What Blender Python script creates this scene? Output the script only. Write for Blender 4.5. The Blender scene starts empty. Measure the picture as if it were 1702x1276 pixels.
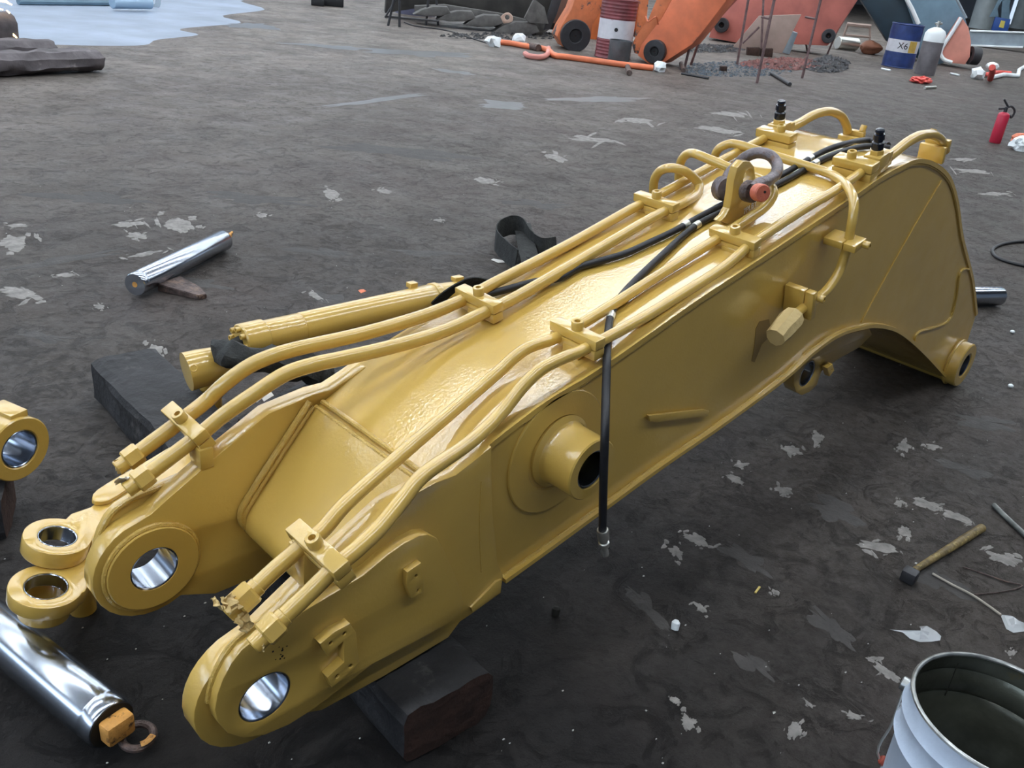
import bpy, bmesh, math, random
import numpy as np
from mathutils import Vector, Matrix, noise
random.seed(7)
S = bpy.context.scene
C = S.collection
PI = math.pi

# ------------------------------------------------------------------ camera
VU, VV, F, VB, H = -1650., -920., 1470., 2960., 1.515
CX, CY = 851., 638.
VA = (F*F + VV*VB) / (-VU)
Yc = np.array([VU, VV, F]); Yc /= np.linalg.norm(Yc)
Uc = -np.array([VA, VB, F]); Uc /= np.linalg.norm(Uc)
Xc = np.cross(Yc, Uc)
R = np.array([Xc, Yc, Uc])
CAM = np.array([0, 0, H])
cam = bpy.data.cameras.new('camera')
cam.sensor_width = 36; cam.lens = F*36/1702.; cam.clip_start = .02; cam.clip_end = 200
co = bpy.data.objects.new('camera', cam); C.objects.link(co)
M = Matrix.Identity(4)
for i in range(3):
    M[i][0] = R[i][0]; M[i][1] = -R[i][1]; M[i][2] = -R[i][2]
M[2][3] = H
co.matrix_world = M
S.camera = co
S.view_settings.view_transform = 'Standard'; S.view_settings.look = 'None'
S.view_settings.gamma = 1; S.view_settings.use_curve_mapping = False
S.view_settings.exposure = -0.14

# ------------------------------------------------------------------ world and big lights
w = bpy.data.worlds.new('world'); S.world = w; w.use_nodes = True
bgn = w.node_tree.nodes['Background']
bgn.inputs[0].default_value = (.62, .74, 1, 1); bgn.inputs[1].default_value = .6
SKYLIGHT = 25.0
DOORLIGHT = 3.6
DOORLIGHT_FAR = 1.1
def area(name, loc, target, sx, sy, power, col):
    l = bpy.data.lights.new(name, 'AREA'); l.shape = 'RECTANGLE'; l.size = sx; l.size_y = sy
    l.energy = power; l.color = col
    o = bpy.data.objects.new(name, l); C.objects.link(o); o.location = loc
    o.rotation_euler = (Vector(target)-Vector(loc)).to_track_quat('-Z', 'Y').to_euler()
    return o
area('daylight_side_opening', (-11, 2, 5.2), (2, 2, .5), 10, 4.5, 120, (.72, .84, 1))

# ------------------------------------------------------------------ pixel to point helpers (points on real planes)
def ray(px, py): return R @ np.array([(px-CX)/F, (py-CY)/F, 1.])
def Z(px, py, z=0.):
    d = ray(px, py); return Vector(CAM + d*(z-H)/d[2])
def Y(px, py, y):
    d = ray(px, py); return Vector(CAM + d*(y)/d[1])
def X(px, py, x):
    d = ray(px, py); return Vector(CAM + d*(x)/d[0])
class VP:
    """upright plane through a floor point, facing the camera (turned by yaw)"""
    def __init__(s, px, py, yaw=0, z=0):
        s.P = Z(px, py, z); n = Vector((-s.P.x, -s.P.y, 0)).normalized()
        n.rotate(Matrix.Rotation(math.radians(yaw), 3, 'Z')); s.n = n
    def __call__(s, px, py, off=0):
        d = Vector(ray(px, py)); O = Vector(CAM)
        t = (s.P + s.n*off - O).dot(s.n)/d.dot(s.n); return O + d*t

# ------------------------------------------------------------------ materials
def mat(name, col, rough=.5, metal=0., nscale=0, namt=0., bump=0., bscale=60, coat=0., col2=None, c2scale=6, c2pos=.55, c2w=.08, emit=0, rvar=0., alpha=None, trans=0, spec=.5, coords='Object', coatr=.12, coatb=0):
    m = bpy.data.materials.new(name); m.use_nodes = True
    nt = m.node_tree; b = nt.nodes['Principled BSDF']; L = nt.links
    b.inputs['Base Color'].default_value = (*col, 1)
    b.inputs['Roughness'].default_value = rough; b.inputs['Metallic'].default_value = metal
    b.inputs['Specular IOR Level'].default_value = spec
    if coat: b.inputs['Coat Weight'].default_value = coat; b.inputs['Coat IOR'].default_value = 1.62; b.inputs['Coat Roughness'].default_value = coatr
    if trans: b.inputs['Transmission Weight'].default_value = trans
    if alpha is not None: b.inputs['Alpha'].default_value = alpha
    if emit: b.inputs['Emission Color'].default_value = (*col, 1); b.inputs['Emission Strength'].default_value = emit
    tc = nt.nodes.new('ShaderNodeTexCoord')
    def nz(scale, det=4, rg=.55):
        n = nt.nodes.new('ShaderNodeTexNoise'); n.inputs['Scale'].default_value = scale
        n.inputs['Detail'].default_value = det; n.inputs['Roughness'].default_value = rg
        L.new(tc.outputs[coords], n.inputs['Vector']); return n
    cur = None
    if namt:
        n = nz(nscale or 5); mx = nt.nodes.new('ShaderNodeMix'); mx.data_type = 'RGBA'
        mr = nt.nodes.new('ShaderNodeMapRange'); mr.inputs[1].default_value = .3; mr.inputs[2].default_value = .7
        L.new(n.outputs['Fac'], mr.inputs[0]); L.new(mr.outputs[0], mx.inputs[0])
        mx.inputs[6].default_value = (*[c*(1-namt) for c in col], 1); mx.inputs[7].default_value = (*[min(1, c*(1+namt)) for c in col], 1)
        cur = mx.outputs[2]
    if col2:
        n = nz(c2scale, 6, .65); mr = nt.nodes.new('ShaderNodeMapRange')
        mr.inputs[1].default_value = c2pos; mr.inputs[2].default_value = c2pos+c2w
        L.new(n.outputs['Fac'], mr.inputs[0])
        mx = nt.nodes.new('ShaderNodeMix'); mx.data_type = 'RGBA'; L.new(mr.outputs[0], mx.inputs[0])
        if cur: L.new(cur, mx.inputs[6])
        else: mx.inputs[6].default_value = (*col, 1)
        mx.inputs[7].default_value = (*col2, 1); cur = mx.outputs[2]
    if cur: L.new(cur, b.inputs['Base Color'])
    if rvar:
        n = nz(14); mr = nt.nodes.new('ShaderNodeMapRange'); mr.inputs[1].default_value = .3; mr.inputs[2].default_value = .7
        mr.inputs[3].default_value = max(.02, rough-rvar); mr.inputs[4].default_value = rough+rvar
        L.new(n.outputs['Fac'], mr.inputs[0]); L.new(mr.outputs[0], b.inputs['Roughness'])
    if bump:
        n = nz(bscale, 5); bp = nt.nodes.new('ShaderNodeBump'); bp.inputs['Strength'].default_value = bump
        bp.inputs['Distance'].default_value = .01
        L.new(n.outputs['Fac'], bp.inputs['Height']); L.new(bp.outputs[0], b.inputs['Normal'])
        if coatb: L.new(bp.outputs[0], b.inputs['Coat Normal'])
    return m

YEL = mat('yellow_enamel', (.60, .385, .078), .42, namt=.06, nscale=4, bump=.06, bscale=130, coat=1.0, rvar=.06, coatr=.06, coatb=1)
YELW = mat('yellow_weld', (.60, .385, .080), .3, bump=.5, bscale=220, coat=.4)
PRIM = mat('bare_edge', (.62, .52, .34), .42, .1, nscale=60, namt=.25, bump=.35, bscale=180)
CHR = mat('machined_steel', (.46, .50, .56), .20, 1.)
BORE = mat('bore_steel', (.36, .40, .47), .19, 1.)
ZINC = mat('zinc_plate', (.75, .75, .70), .3, .9)
RUB = mat('black_rubber', (.012, .012, .015), .5, nscale=60, namt=.3, bump=.1, bscale=300)
BLK = mat('black_plastic', (.008, .011, .02), .22)
DARK = mat('dark_hole', (.012, .010, .006), .7)
SLING = mat('black_webbing', (.020, .021, .020), .85, nscale=30, namt=.5, bump=.5, bscale=120)
WOOD = mat('tarred_timber', (.014, .0135, .015), .7, nscale=9, namt=.6, bump=1.0, bscale=22, col2=(.050, .047, .046), c2scale=16, c2pos=.60)
WOODE = mat('timber_end', (.040, .018, .012), .8, nscale=20, namt=.4, bump=.6, bscale=40)
LOG = mat('dusty_timber', (.11, .095, .10), .8, nscale=5, namt=.4, bump=.6, bscale=20, col2=(.32, .28, .28), c2scale=4, c2pos=.63)
RUST = mat('rusty_iron', (.10, .070, .062), .6, .3, nscale=30, namt=.5, bump=.6, bscale=90, col2=(.20, .13, .10), c2scale=25)
SHK = mat('worn_galvanised', (.17, .145, .15), .42, .6, nscale=20, namt=.4, bump=.4, bscale=80, col2=(.16, .10, .075), c2scale=30)
REDP = mat('faded_red_paint', (.55, .14, .08), .5, nscale=20, namt=.2, bump=.3, bscale=60)
RSTY = mat('orange_rust_paint', (.62, .30, .07), .6, nscale=20, namt=.3, bump=.5, bscale=60, col2=(.08, .03, .015), c2scale=30)
TAPE = mat('masking_paper', (.60, .44, .19), .7, bump=.5, bscale=40)
PAPER = mat('torn_paper', (.75, .72, .68), .7)
PAIL = mat('pail_paint', (.52, .60, .72), .35, nscale=8, namt=.15, col2=(.25, .17, .09), c2scale=11, c2pos=.62, c2w=.05, bump=.15, bscale=30)
PAILIN = mat('pail_inside', (.085, .088, .070), .28, .5, nscale=8, namt=.5, col2=(.16, .13, .06), c2scale=7, c2pos=.6, bump=.1)
PAILR = mat('pail_rim', (.40, .41, .40), .3, .8, nscale=30, namt=.4)
FRED = mat('extinguisher_red', (.50, .022, .055), .38)
ORG = mat('orange_paint', (.72, .19, .085), .55, nscale=3, namt=.18, bump=.15, bscale=20, col2=(.42, .15, .10), c2scale=2.2, c2pos=.62)
ORGD = mat('orange_paint_worn', (.56, .16, .06), .6, nscale=4, namt=.25, col2=(.06, .06, .065), c2scale=3.2, c2pos=.56, c2w=.04, bump=.2, bscale=20)
PINK = mat('red_oxide_paint', (.46, .14, .11), .6, nscale=2, namt=.2, bump=.1, bscale=20)
RDRUM = mat('maroon_drum', (.20, .050, .058), .42, nscale=6, namt=.35)
WBAND = mat('white_band', (.62, .62, .66), .45, nscale=6, namt=.12, col2=(.40, .25, .27), c2scale=5, c2pos=.62)
BDRUM = mat('blue_drum', (.022, .045, .16), .4, nscale=6, namt=.3)
YBAND = mat('yellow_patch', (.55, .36, .08), .5, nscale=10, namt=.2)
GREYB = mat('grey_bucket_steel', (.10, .095, .09), .7, nscale=6, namt=.35, bump=.3, bscale=20)
DGREY = mat('dark_steel', (.030, .030, .034), .5, nscale=6, namt=.3)
NAVY = mat('dark_plate', (.012, .030, .045), .5, nscale=2, namt=.2)
GPLATE = mat('grey_plate', (.15, .24, .31), .5, nscale=3, namt=.15)
WHT = mat('white_plastic', (.80, .84, .85), .5, nscale=3, namt=.08)
GCYL = mat('grey_cylinder', (.16, .15, .16), .5, nscale=4, namt=.3)
BEAM = mat('grey_beam', (.26, .31, .35), .5, nscale=3, namt=.15, col2=(.16, .08, .08), c2scale=1.4, c2pos=.70)
BEIGE = mat('beige_plate', (.37, .27, .23), .6, nscale=3, namt=.15)
BOXB = mat('blue_box', (.03, .10, .38), .5)
YLAB = mat('yellow_label', (.75, .62, .12), .5)
REDR = mat('red_rag', (.70, .10, .08), .7, nscale=8, namt=.3)
HAMW = mat('hammer_handle', (.17, .12, .045), .6, nscale=30, namt=.6, col2=(.40, .30, .10), c2scale=35, c2pos=.55, bump=.3)
STAFF = mat('scaffold_steel', (.17, .11, .11), .6, .3, nscale=10, namt=.4)
PLAST = mat('clear_plastic', (.75, .78, .80), .18, alpha=.55)
PATCH = mat('bare_concrete_patch', (.20, .185, .17), .7, nscale=24, namt=.35, bump=.3, bscale=60)
PATCHD = mat('dry_concrete_patch', (.040, .035, .032), .7, nscale=14, namt=.3, bump=.3, bscale=60)
CHIP = mat('pale_chips', (.55, .53, .50), .7)
SCRAP = mat('swarf', (.07, .09, .11), .5, .2, nscale=12, namt=.6)
SCRAPR = mat('red_scale', (.20, .08, .07), .7, nscale=12, namt=.5)
INK = mat('bore_shade_black', (.01, .01, .012), .6)
WINK = mat('white_ink', (.85, .85, .85), .6)
SPARK = mat('spark', (1, .62, .22), .5, emit=14)

# ------------------------------------------------------------------ object helpers
WO = {}
def tag(o, label=None, cat=None, group=None, kind=None):
    if label: o['label'] = label
    if cat: o['category'] = cat
    if group: o['group'] = group
    if kind: o['kind'] = kind
    return o
def thing(name, label, cat, loc=(0, 0, 0), group=None):
    o = bpy.data.objects.new(name, None); C.objects.link(o); o.location = loc
    o.empty_display_size = .1
    WO[o] = Vector(loc); return tag(o, label, cat, group)
def finish(me, m, smooth=35):
    me.materials.clear()
    for mm in (m if isinstance(m, (list, tuple)) else [m]): me.materials.append(mm)
    if smooth:
        me.polygons.foreach_set('use_smooth', [True]*len(me.polygons))
        me.set_sharp_from_angle(angle=math.radians(smooth))
    me.update()
def obj(name, src, m, parent=None, smooth=35, label=None, cat=None, group=None, kind=None):
    """link one mesh (world coordinates) as one object"""
    if isinstance(src, bmesh.types.BMesh):
        me = bpy.data.meshes.new(name); src.to_mesh(me); src.free()
    else: me = src; me.name = name
    finish(me, m, smooth)
    if parent is not None: org = WO[parent]
    else:
        n = len(me.vertices); a = np.empty(n*3); me.vertices.foreach_get('co', a); a = a.reshape(-1, 3)
        org = Vector(((a[:, 0].min()+a[:, 0].max())/2, (a[:, 1].min()+a[:, 1].max())/2, a[:, 2].min()))
    me.transform(Matrix.Translation(-org))
    o = bpy.data.objects.new(name, me); C.objects.link(o)
    if parent is not None: o.parent = parent
    else: o.location = org
    WO[o] = Vector(org)
    return tag(o, label, cat, group, kind)

def frame(n, up=Vector((0, 0, 1))):
    n = Vector(n).normalized()
    if abs(n.dot(up)) > .97: up = Vector((1, 0, 0))
    u = up.cross(n).normalized(); v = n.cross(u)
    return u, v, n
def join(*ms):
    bm = bmesh.new()
    for m in ms:
        if isinstance(m, bmesh.types.BMesh):
            t = bpy.data.meshes.new('t'); m.to_mesh(t); m.free(); bm.from_mesh(t)
        else: bm.from_mesh(m)
    return bm
def catmull(P, n=8, closed=False):
    P = [Vector(p) for p in P]; out = []; N = len(P)
    rng = range(N if closed else N-1)
    for i in rng:
        if closed: a, b, c, d = P[(i-1) % N], P[i], P[(i+1) % N], P[(i+2) % N]
        else:
            b, c = P[i], P[i+1]; a = P[i-1] if i else b*2-c; d = P[i+2] if i+2 < N else c*2-b
        for k in range(n):
            t = k/n
            out.append(.5*((2*b)+(c-a)*t+(2*a-5*b+4*c-d)*t*t+(3*b-a-3*c+d)*t**3))
    if not closed: out.append(P[-1].copy())
    return out
def tube(P, r, seg=12, smooth=8, caps=True, closed=False, rs=None, flat=None):
    """swept round (or flattened) bar"""
    Q = catmull(P, smooth, closed) if smooth and len(P) > 2 else [Vector(p) for p in P]
    bm = bmesh.new(); rings = []; N = len(Q); u = None
    for i, q in enumerate(Q):
        if closed: t = (Q[(i+1) % N]-Q[i-1]).normalized()
        else: t = (Q[min(i+1, N-1)]-Q[max(i-1, 0)]).normalized()
        if u is None: u = t.orthogonal().normalized() if flat is None else (Vector(flat[0])-t*t.dot(Vector(flat[0]))).normalized()
        u = (u-t*u.dot(t)).normalized(); v = t.cross(u)
        rr = r if rs is None else r*np.interp(i/(N-1), np.linspace(0, 1, len(rs)), rs)
        a, b = (rr, rr) if flat is None else (rr*flat[1], rr*flat[2])
        rings.append([bm.verts.new(q+u*a*math.cos(2*PI*k/seg)+v*b*math.sin(2*PI*k/seg)) for k in range(seg)])
    m = N if closed else N-1
    for i in range(m):
        A, B = rings[i], rings[(i+1) % N]
        for k in range(seg): bm.faces.new((A[k], A[(k+1) % seg], B[(k+1) % seg], B[k]))
    if caps and not closed:
        bm.faces.new(rings[0][::-1]); bm.faces.new(rings[-1])
    bmesh.ops.recalc_face_normals(bm, faces=bm.faces)
    return bm
def lathe(prof, O, axis, seg=32, closed=True):
    """profile [(r, h)] turned about an axis; closed profile = ring"""
    u, v, n = frame(axis); O = Vector(O); bm = bmesh.new(); rings = []
    for r, h in prof:
        if r < 1e-6: rings.append([bm.verts.new(O+n*h)])
        else: rings.append([bm.verts.new(O+n*h+u*r*math.cos(2*PI*k/seg)+v*r*math.sin(2*PI*k/seg)) for k in range(seg)])
    pairs = list(zip(rings, rings[1:])) + ([(rings[-1], rings[0])] if closed else [])
    for A, B in pairs:
        for k in range(seg):
            j = (k+1) % seg
            if len(A) == 1 and len(B) == 1: continue
            if len(A) == 1: bm.faces.new((A[0], B[j], B[k]))
            elif len(B) == 1: bm.faces.new((A[k], A[j], B[0]))
            else: bm.faces.new((A[k], A[j], B[j], B[k]))
    bmesh.ops.recalc_face_normals(bm, faces=bm.faces)
    return bm
def cyl(A, B, r, seg=24, bev=.0):
    A = Vector(A); B = Vector(B); L = (B-A).length; b = min(bev, r*.4, L*.4)
    if b: return lathe([(0, 0), (r-b, 0), (r, b), (r, L-b), (r-b, L), (0, L)], A, B-A, seg, False)
    return lathe([(0, 0), (r, 0), (r, L), (0, L)], A, B-A, seg, False)
def ring(O, axis, ri, ro, L, seg=36, bev=.002):
    b = bev
    return lathe([(ri, b), (ri+b, 0), (ro-b, 0), (ro, b), (ro, L-b), (ro-b, L), (ri+b, L), (ri, L-b)], O, axis, seg)
def box(c, s, u=(1, 0, 0), v=(0, 1, 0), bev=.003, segs=2):
    u = Vector(u).normalized(); w_ = u.cross(Vector(v)).normalized(); v = w_.cross(u)
    bm = bmesh.new(); bmesh.ops.create_cube(bm, size=1)
    m = Matrix((( u.x*s[0], v.x*s[1], w_.x*s[2], c[0]), (u.y*s[0], v.y*s[1], w_.y*s[2], c[1]), (u.z*s[0], v.z*s[1], w_.z*s[2], c[2]), (0, 0, 0, 1)))
    bmesh.ops.transform(bm, matrix=m, verts=bm.verts)
    if bev: bmesh.ops.bevel(bm, geom=list(bm.edges), offset=bev, segments=segs, affect='EDGES', profile=.5)
    return bm
def nut(A, B, r):
    return lathe([(0, 0), (r*.9, 0), (r, (Vector(B)-Vector(A)).length*.12), (r, (Vector(B)-Vector(A)).length*.9), (r*.88, (Vector(B)-Vector(A)).length), (0, (Vector(B)-Vector(A)).length)], A, Vector(B)-Vector(A), 6, False)
def plate(P, n, t, holes=(), bev=.002, smooth=0, hseg=40):
    """flat plate: outline P (3d points on a plane), thickness t along n, holes [(centre, r) or list of points]"""
    P = [Vector(p) for p in P]; u, v, n = frame(n); O = P[0]
    if smooth: P = catmull(P, smooth, True)
    cu = bpy.data.curves.new('c', 'CURVE'); cu.dimensions = '2D'; cu.fill_mode = 'BOTH'
    cu.extrude = max(t/2-bev, 0); cu.bevel_depth = bev; cu.bevel_resolution = 1; cu.offset = -bev
    def add(Q):
        q = [((p-O).dot(u), (p-O).dot(v)) for p in Q]
        s = cu.splines.new('POLY'); s.points.add(len(q)-1); s.use_cyclic_u = True
        for k, (a, b) in enumerate(q): s.points[k].co = (a, b, 0, 1)
    def ccw(Q, want):
        q = [((p-O).dot(u), (p-O).dot(v)) for p in Q]
        a = sum(q[i][0]*q[(i+1) % len(q)][1]-q[(i+1) % len(q)][0]*q[i][1] for i in range(len(q)))
        return Q if (a > 0) == want else Q[::-1]
    add(ccw(P, True))
    for h in holes:
        if isinstance(h[0], Vector) and isinstance(h[1], (int, float)):
            c, r = h; add(ccw([c+u*r*math.cos(2*PI*k/hseg)+v*r*math.sin(2*PI*k/hseg) for k in range(hseg)], False))
        else: add(ccw(list(h), False))
    ob = bpy.data.objects.new('c', cu)
    me = bpy.data.meshes.new_from_object(ob)
    bpy.data.objects.remove(ob); bpy.data.curves.remove(cu)
    Mx = Matrix(((u.x, v.x, n.x, O.x), (u.y, v.y, n.y, O.y), (u.z, v.z, n.z, O.z), (0, 0, 0, 1)))
    Mx = Mx @ Matrix.Translation((0, 0, t/2))
    me.transform(Mx)
    bm = bmesh.new(); bm.from_mesh(me); bpy.data.meshes.remove(me)
    bmesh.ops.remove_doubles(bm, verts=bm.verts, dist=1e-5)
    bmesh.ops.recalc_face_normals(bm, faces=bm.faces)
    return bm
def XZ(pts, y): return [Vector((a, y, b)) for a, b in pts]
def strip(line, y0, y1, t, bev=.0015):
    """plate bent along an x-z line, spanning y0..y1, its top on the line"""
    L = [Vector((a, 0, b)) for a, b in line]; N = len(L); bm = bmesh.new(); rings = []
    for i, p in enumerate(L):
        d = (L[min(i+1, N-1)]-L[max(i-1, 0)]).normalized(); n = Vector((-d.z, 0, d.x))
        q = p-n*t
        rings.append([bm.verts.new((a.x, y, a.z)) for a, y in ((p, y0), (p, y1), (q, y1), (q, y0))])
    for A, B in zip(rings, rings[1:]):
        for k in range(4): bm.faces.new((A[k], A[(k+1) % 4], B[(k+1) % 4], B[k]))
    bm.faces.new(rings[0][::-1]); bm.faces.new(rings[-1])
    bmesh.ops.recalc_face_normals(bm, faces=bm.faces)
    return bm
def blob(c, s, sub=2, amp=.25, freq=2., seed=0):
    bm = bmesh.new(); bmesh.ops.create_icosphere(bm, subdivisions=sub, radius=1)
    for v in bm.verts:
        k = 1+amp*noise.noise(v.co*freq+Vector((seed*3.1, seed*1.7, seed)))
        v.co = Vector((v.co.x*s[0]*k, v.co.y*s[1]*k, v.co.z*s[2]*k))+Vector(c)
    return bm
def rough_box(c, s, rot=0, amp=.012, cuts=(14, 4, 3), bev=.01, seed=0):
    bm = bmesh.new(); nx, ny, nz_ = cuts
    bmesh.ops.create_cube(bm, size=1)
    bmesh.ops.subdivide_edges(bm, edges=[e for e in bm.edges if abs((e.verts[0].co-e.verts[1].co).x) > .5], cuts=nx, use_grid_fill=True)
    bmesh.ops.subdivide_edges(bm, edges=[e for e in bm.edges if abs((e.verts[0].co-e.verts[1].co).y) > .5], cuts=ny, use_grid_fill=True)
    bmesh.ops.subdivide_edges(bm, edges=[e for e in bm.edges if abs((e.verts[0].co-e.verts[1].co).z) > .5], cuts=nz_, use_grid_fill=True)
    rm = Matrix.Rotation(rot, 3, 'Z')
    for v in bm.verts:
        p = Vector((v.co.x*s[0], v.co.y*s[1], v.co.z*s[2]))
        # round the long edges
        ey = abs(v.co.y) > .49; ez = abs(v.co.z) > .49
        if ey and ez: p.y *= 1-2*bev/s[1]*.6; p.z *= 1-2*bev/s[2]*.6
        q = p*1.; q.x *= .35
        d = Vector((noise.noise(q*14+Vector((seed, 0, 0))), noise.noise(q*14+Vector((0, seed+5, 0))), noise.noise(q*14+Vector((0, 0, seed+9)))))
        g = noise.noise(Vector((p.x*9, p.y*60, p.z*60))+Vector((seed, 2, 3)))*2
        d.x *= .5
        p += d*amp*1.1 + Vector((0, g*amp*.35, g*amp*.35))
        v.co = rm @ p + Vector(c)
    return bm
def bolt(name, P, ax, r, h, parent, m=None, hexr=None):
    """socket head bolt with a recessed hexagon"""
    hr = r*.48
    bm = lathe([(r*.96, 0), (r, h*.1), (r, h*.88), (r*.88, h), (hr, h), (hr, h*.45), (0, h*.45)], P, ax, 18, False)
    return obj(name, bm, m or YEL, parent)

# ------------------------------------------------------------------ building shell
floor_mat = mat('workshop_floor', (.08, .07, .07), .5)
nt = floor_mat.node_tree; L = nt.links; bs = nt.nodes['Principled BSDF']
tc = nt.nodes.new('ShaderNodeTexCoord')
def N(t, **k):
    n = nt.nodes.new(t)
    for a, b in k.items(): setattr(n, a, b)
    return n
def noi(scale, det=6, rg=.6, dist=0.):
    n = N('ShaderNodeTexNoise'); n.inputs['Scale'].default_value = scale; n.inputs['Detail'].default_value = det
    n.inputs['Roughness'].default_value = rg; n.inputs['Distortion'].default_value = dist
    L.new(tc.outputs['Object'], n.inputs['Vector']); return n.outputs['Fac']
def rng(x, a, b, c=0., d=1.):
    n = N('ShaderNodeMapRange'); n.inputs[1].default_value = a; n.inputs[2].default_value = b
    n.inputs[3].default_value = c; n.inputs[4].default_value = d; L.new(x, n.inputs[0]); return n.outputs[0]
def mixc(f, a, b):
    n = N('ShaderNodeMix', data_type='RGBA'); L.new(f, n.inputs[0])
    for k, v in ((6, a), (7, b)):
        if isinstance(v, tuple): n.inputs[k].default_value = (*v, 1)
        else: L.new(v, n.inputs[k])
    return n.outputs[2]
def mth(op, a, b=None):
    n = N('ShaderNodeMath', operation=op)
    for k, v in enumerate((a, b)):
        if v is None: continue
        if isinstance(v, (int, float)): n.inputs[k].default_value = v
        else: L.new(v, n.inputs[k])
    return n.outputs[0]
sep = N('ShaderNodeSeparateXYZ'); L.new(tc.outputs['Object'], sep.inputs[0])
# base tone darker near the boom, paler farther off, broken by noise
dist = mth('ADD', mth('MULTIPLY', sep.outputs[0], -.10), mth('MULTIPLY', sep.outputs[1], 1.0))
dn = mth('ADD', dist, mth('MULTIPLY', mth('SUBTRACT', noi(.45, 6, .65), .5), 6.0))
far = rng(dn, 2.7, 9.8)
c0 = mixc(rng(noi(2.2, 8, .65), .35, .68), (.0265, .0205, .0172), (.060, .049, .041))
c1 = mixc(rng(noi(1.3, 8, .7, .4), .33, .70), (.112, .095, .082), (.265, .230, .200))
c = mixc(far, c0, c1)
c = mixc(mth('MULTIPLY', rng(noi(.9, 4, .5), .50, .66), .5), c, (.050, .034, .031))
streak = rng(noi(7., 9, .75, .8), .56, .72)
c = mixc(mth('MULTIPLY', streak, .30), c, (.12, .108, .098))
spk = rng(noi(60., 3, .6), .70, .76)
c = mixc(mth('MULTIPLY', spk, .55), c, (.26, .25, .24))
crk = N('ShaderNodeTexVoronoi', feature='DISTANCE_TO_EDGE'); crk.inputs['Scale'].default_value = .55
vadd = N('ShaderNodeVectorMath', operation='ADD'); nn = N('ShaderNodeTexNoise'); nn.inputs['Scale'].default_value = 2.2; nn.inputs['Detail'].default_value = 6
L.new(tc.outputs['Object'], nn.inputs['Vector']); L.new(tc.outputs['Object'], vadd.inputs[0]); L.new(nn.outputs['Color'], vadd.inputs[1]); L.new(vadd.outputs[0], crk.inputs['Vector'])
crack = rng(crk.outputs['Distance'], .0, .012, 1., 0.)
c = mixc(mth('MULTIPLY', crack, .25), c, (.02, .018, .018))
fine = rng(noi(26., 10, .78, .5), .36, .66)
c = mixc(mth('MULTIPLY', fine, .30), c, (.20, .182, .168))
flake = rng(noi(9., 10, .8, 1.2), .53, .60)
c = mixc(mth('MULTIPLY', flake, .42), c, (.030, .025, .022))
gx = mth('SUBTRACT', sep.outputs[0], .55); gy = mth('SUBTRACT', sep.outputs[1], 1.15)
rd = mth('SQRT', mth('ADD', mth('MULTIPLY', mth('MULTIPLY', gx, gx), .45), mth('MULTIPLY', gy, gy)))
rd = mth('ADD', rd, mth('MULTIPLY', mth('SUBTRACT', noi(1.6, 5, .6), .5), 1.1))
c = mixc(mth('MULTIPLY', rng(rd, .55, 1.35, 1., 0.), .82), c, (.0085, .0080, .0082))  # oil soak plus the boom's shadow, both darkened into the floor colour
blot = rng(noi(.75, 7, .7, .6), .50, .62)
c = mixc(mth('MULTIPLY', blot, .35), c, (.045, .036, .030))
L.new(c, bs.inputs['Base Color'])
bs.inputs['Specular IOR Level'].default_value = .16
L.new(rng(noi(3.5, 6, .65), .3, .7, .42, .66), bs.inputs['Roughness'])
bp = N('ShaderNodeBump'); bp.inputs['Strength'].default_value = .8; bp.inputs['Distance'].default_value = .014
hh = mth('ADD', mth('MULTIPLY', noi(22., 9, .75), 1.0), mth('MULTIPLY', noi(5., 4, .5), .9))
hh = mth('SUBTRACT', hh, mth('MULTIPLY', flake, .25))
hh = mth('SUBTRACT', hh, mth('MULTIPLY', crack, .12))
L.new(hh, bp.inputs['Height']); L.new(bp.outputs[0], bs.inputs['Normal'])

X0, X1, Y0, Y1, ZH = -13., 78., -13., 40., 9.
def slab(name, a, b, m, kind='structure', parent=None):
    a = Vector(a); b = Vector(b)
    o = obj(name, box((a+b)/2, b-a, bev=0), m, parent, smooth=0, kind=kind if parent is None else None)
    return o
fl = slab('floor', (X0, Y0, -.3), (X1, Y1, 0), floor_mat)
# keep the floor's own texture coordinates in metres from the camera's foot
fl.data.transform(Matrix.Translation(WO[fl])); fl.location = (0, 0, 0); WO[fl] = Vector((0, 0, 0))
WALLM = mat('wall_sheet', (.20, .23, .27), .7, nscale=1, namt=.15)
WALLP = mat('wall_panel', (.46, .50, .54), .7, nscale=1, namt=.1)
CEILM = mat('roof_sheet', (.10, .11, .12), .7, nscale=1, namt=.2)
SKYM = mat('skylight_sheet', (.86, .93, 1.), .5, emit=SKYLIGHT)
GLOWF = mat('dim_opening', (.62, .76, .95), .5, emit=DOORLIGHT_FAR)
GLOW = mat('daylight_opening', (.66, .81, 1.), .5, emit=DOORLIGHT)
slab('ceiling', (X0, Y0, ZH), (X1, Y1, ZH+.1), CEILM)
for nme, a, b in (('wall_left', (X0, Y1, 0), (X1, Y1+.2, ZH)), ('wall_right', (X0, Y0-.2, 0), (X1, Y0, ZH)),
                  ('wall_back', (X1, Y0, 0), (X1+.2, Y1, ZH)), ('wall_front', (X0-.2, Y0, 0), (X0, Y1, ZH))):
    slab(nme, a, b, WALLM)
k = 1
for yy in (-2.7, 2.5, 7.7, 12.9, 18.1, 23.3, 28.5, 33.7):
    slab('window_%d' % k, (X0+2, yy-.21, ZH-.06), (40, yy+.21, ZH-.02), SKYM); k += 1
slab('window_%d' % k, (X0-.0, -3, 3.0), (X0+.05, 16, 6.2), GLOW); k += 1
slab('window_%d' % k, (6, Y1-.05, 2.2), (60, Y1, 5.4), GLOWF); k += 1
slab('door_1', (-8, Y1-.06, 0), (3.0, Y1, 5.6), GLOW)
slab('door_2', (X1-.06, 3, 0), (X1, 26, 5.8), GLOWF)

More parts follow.
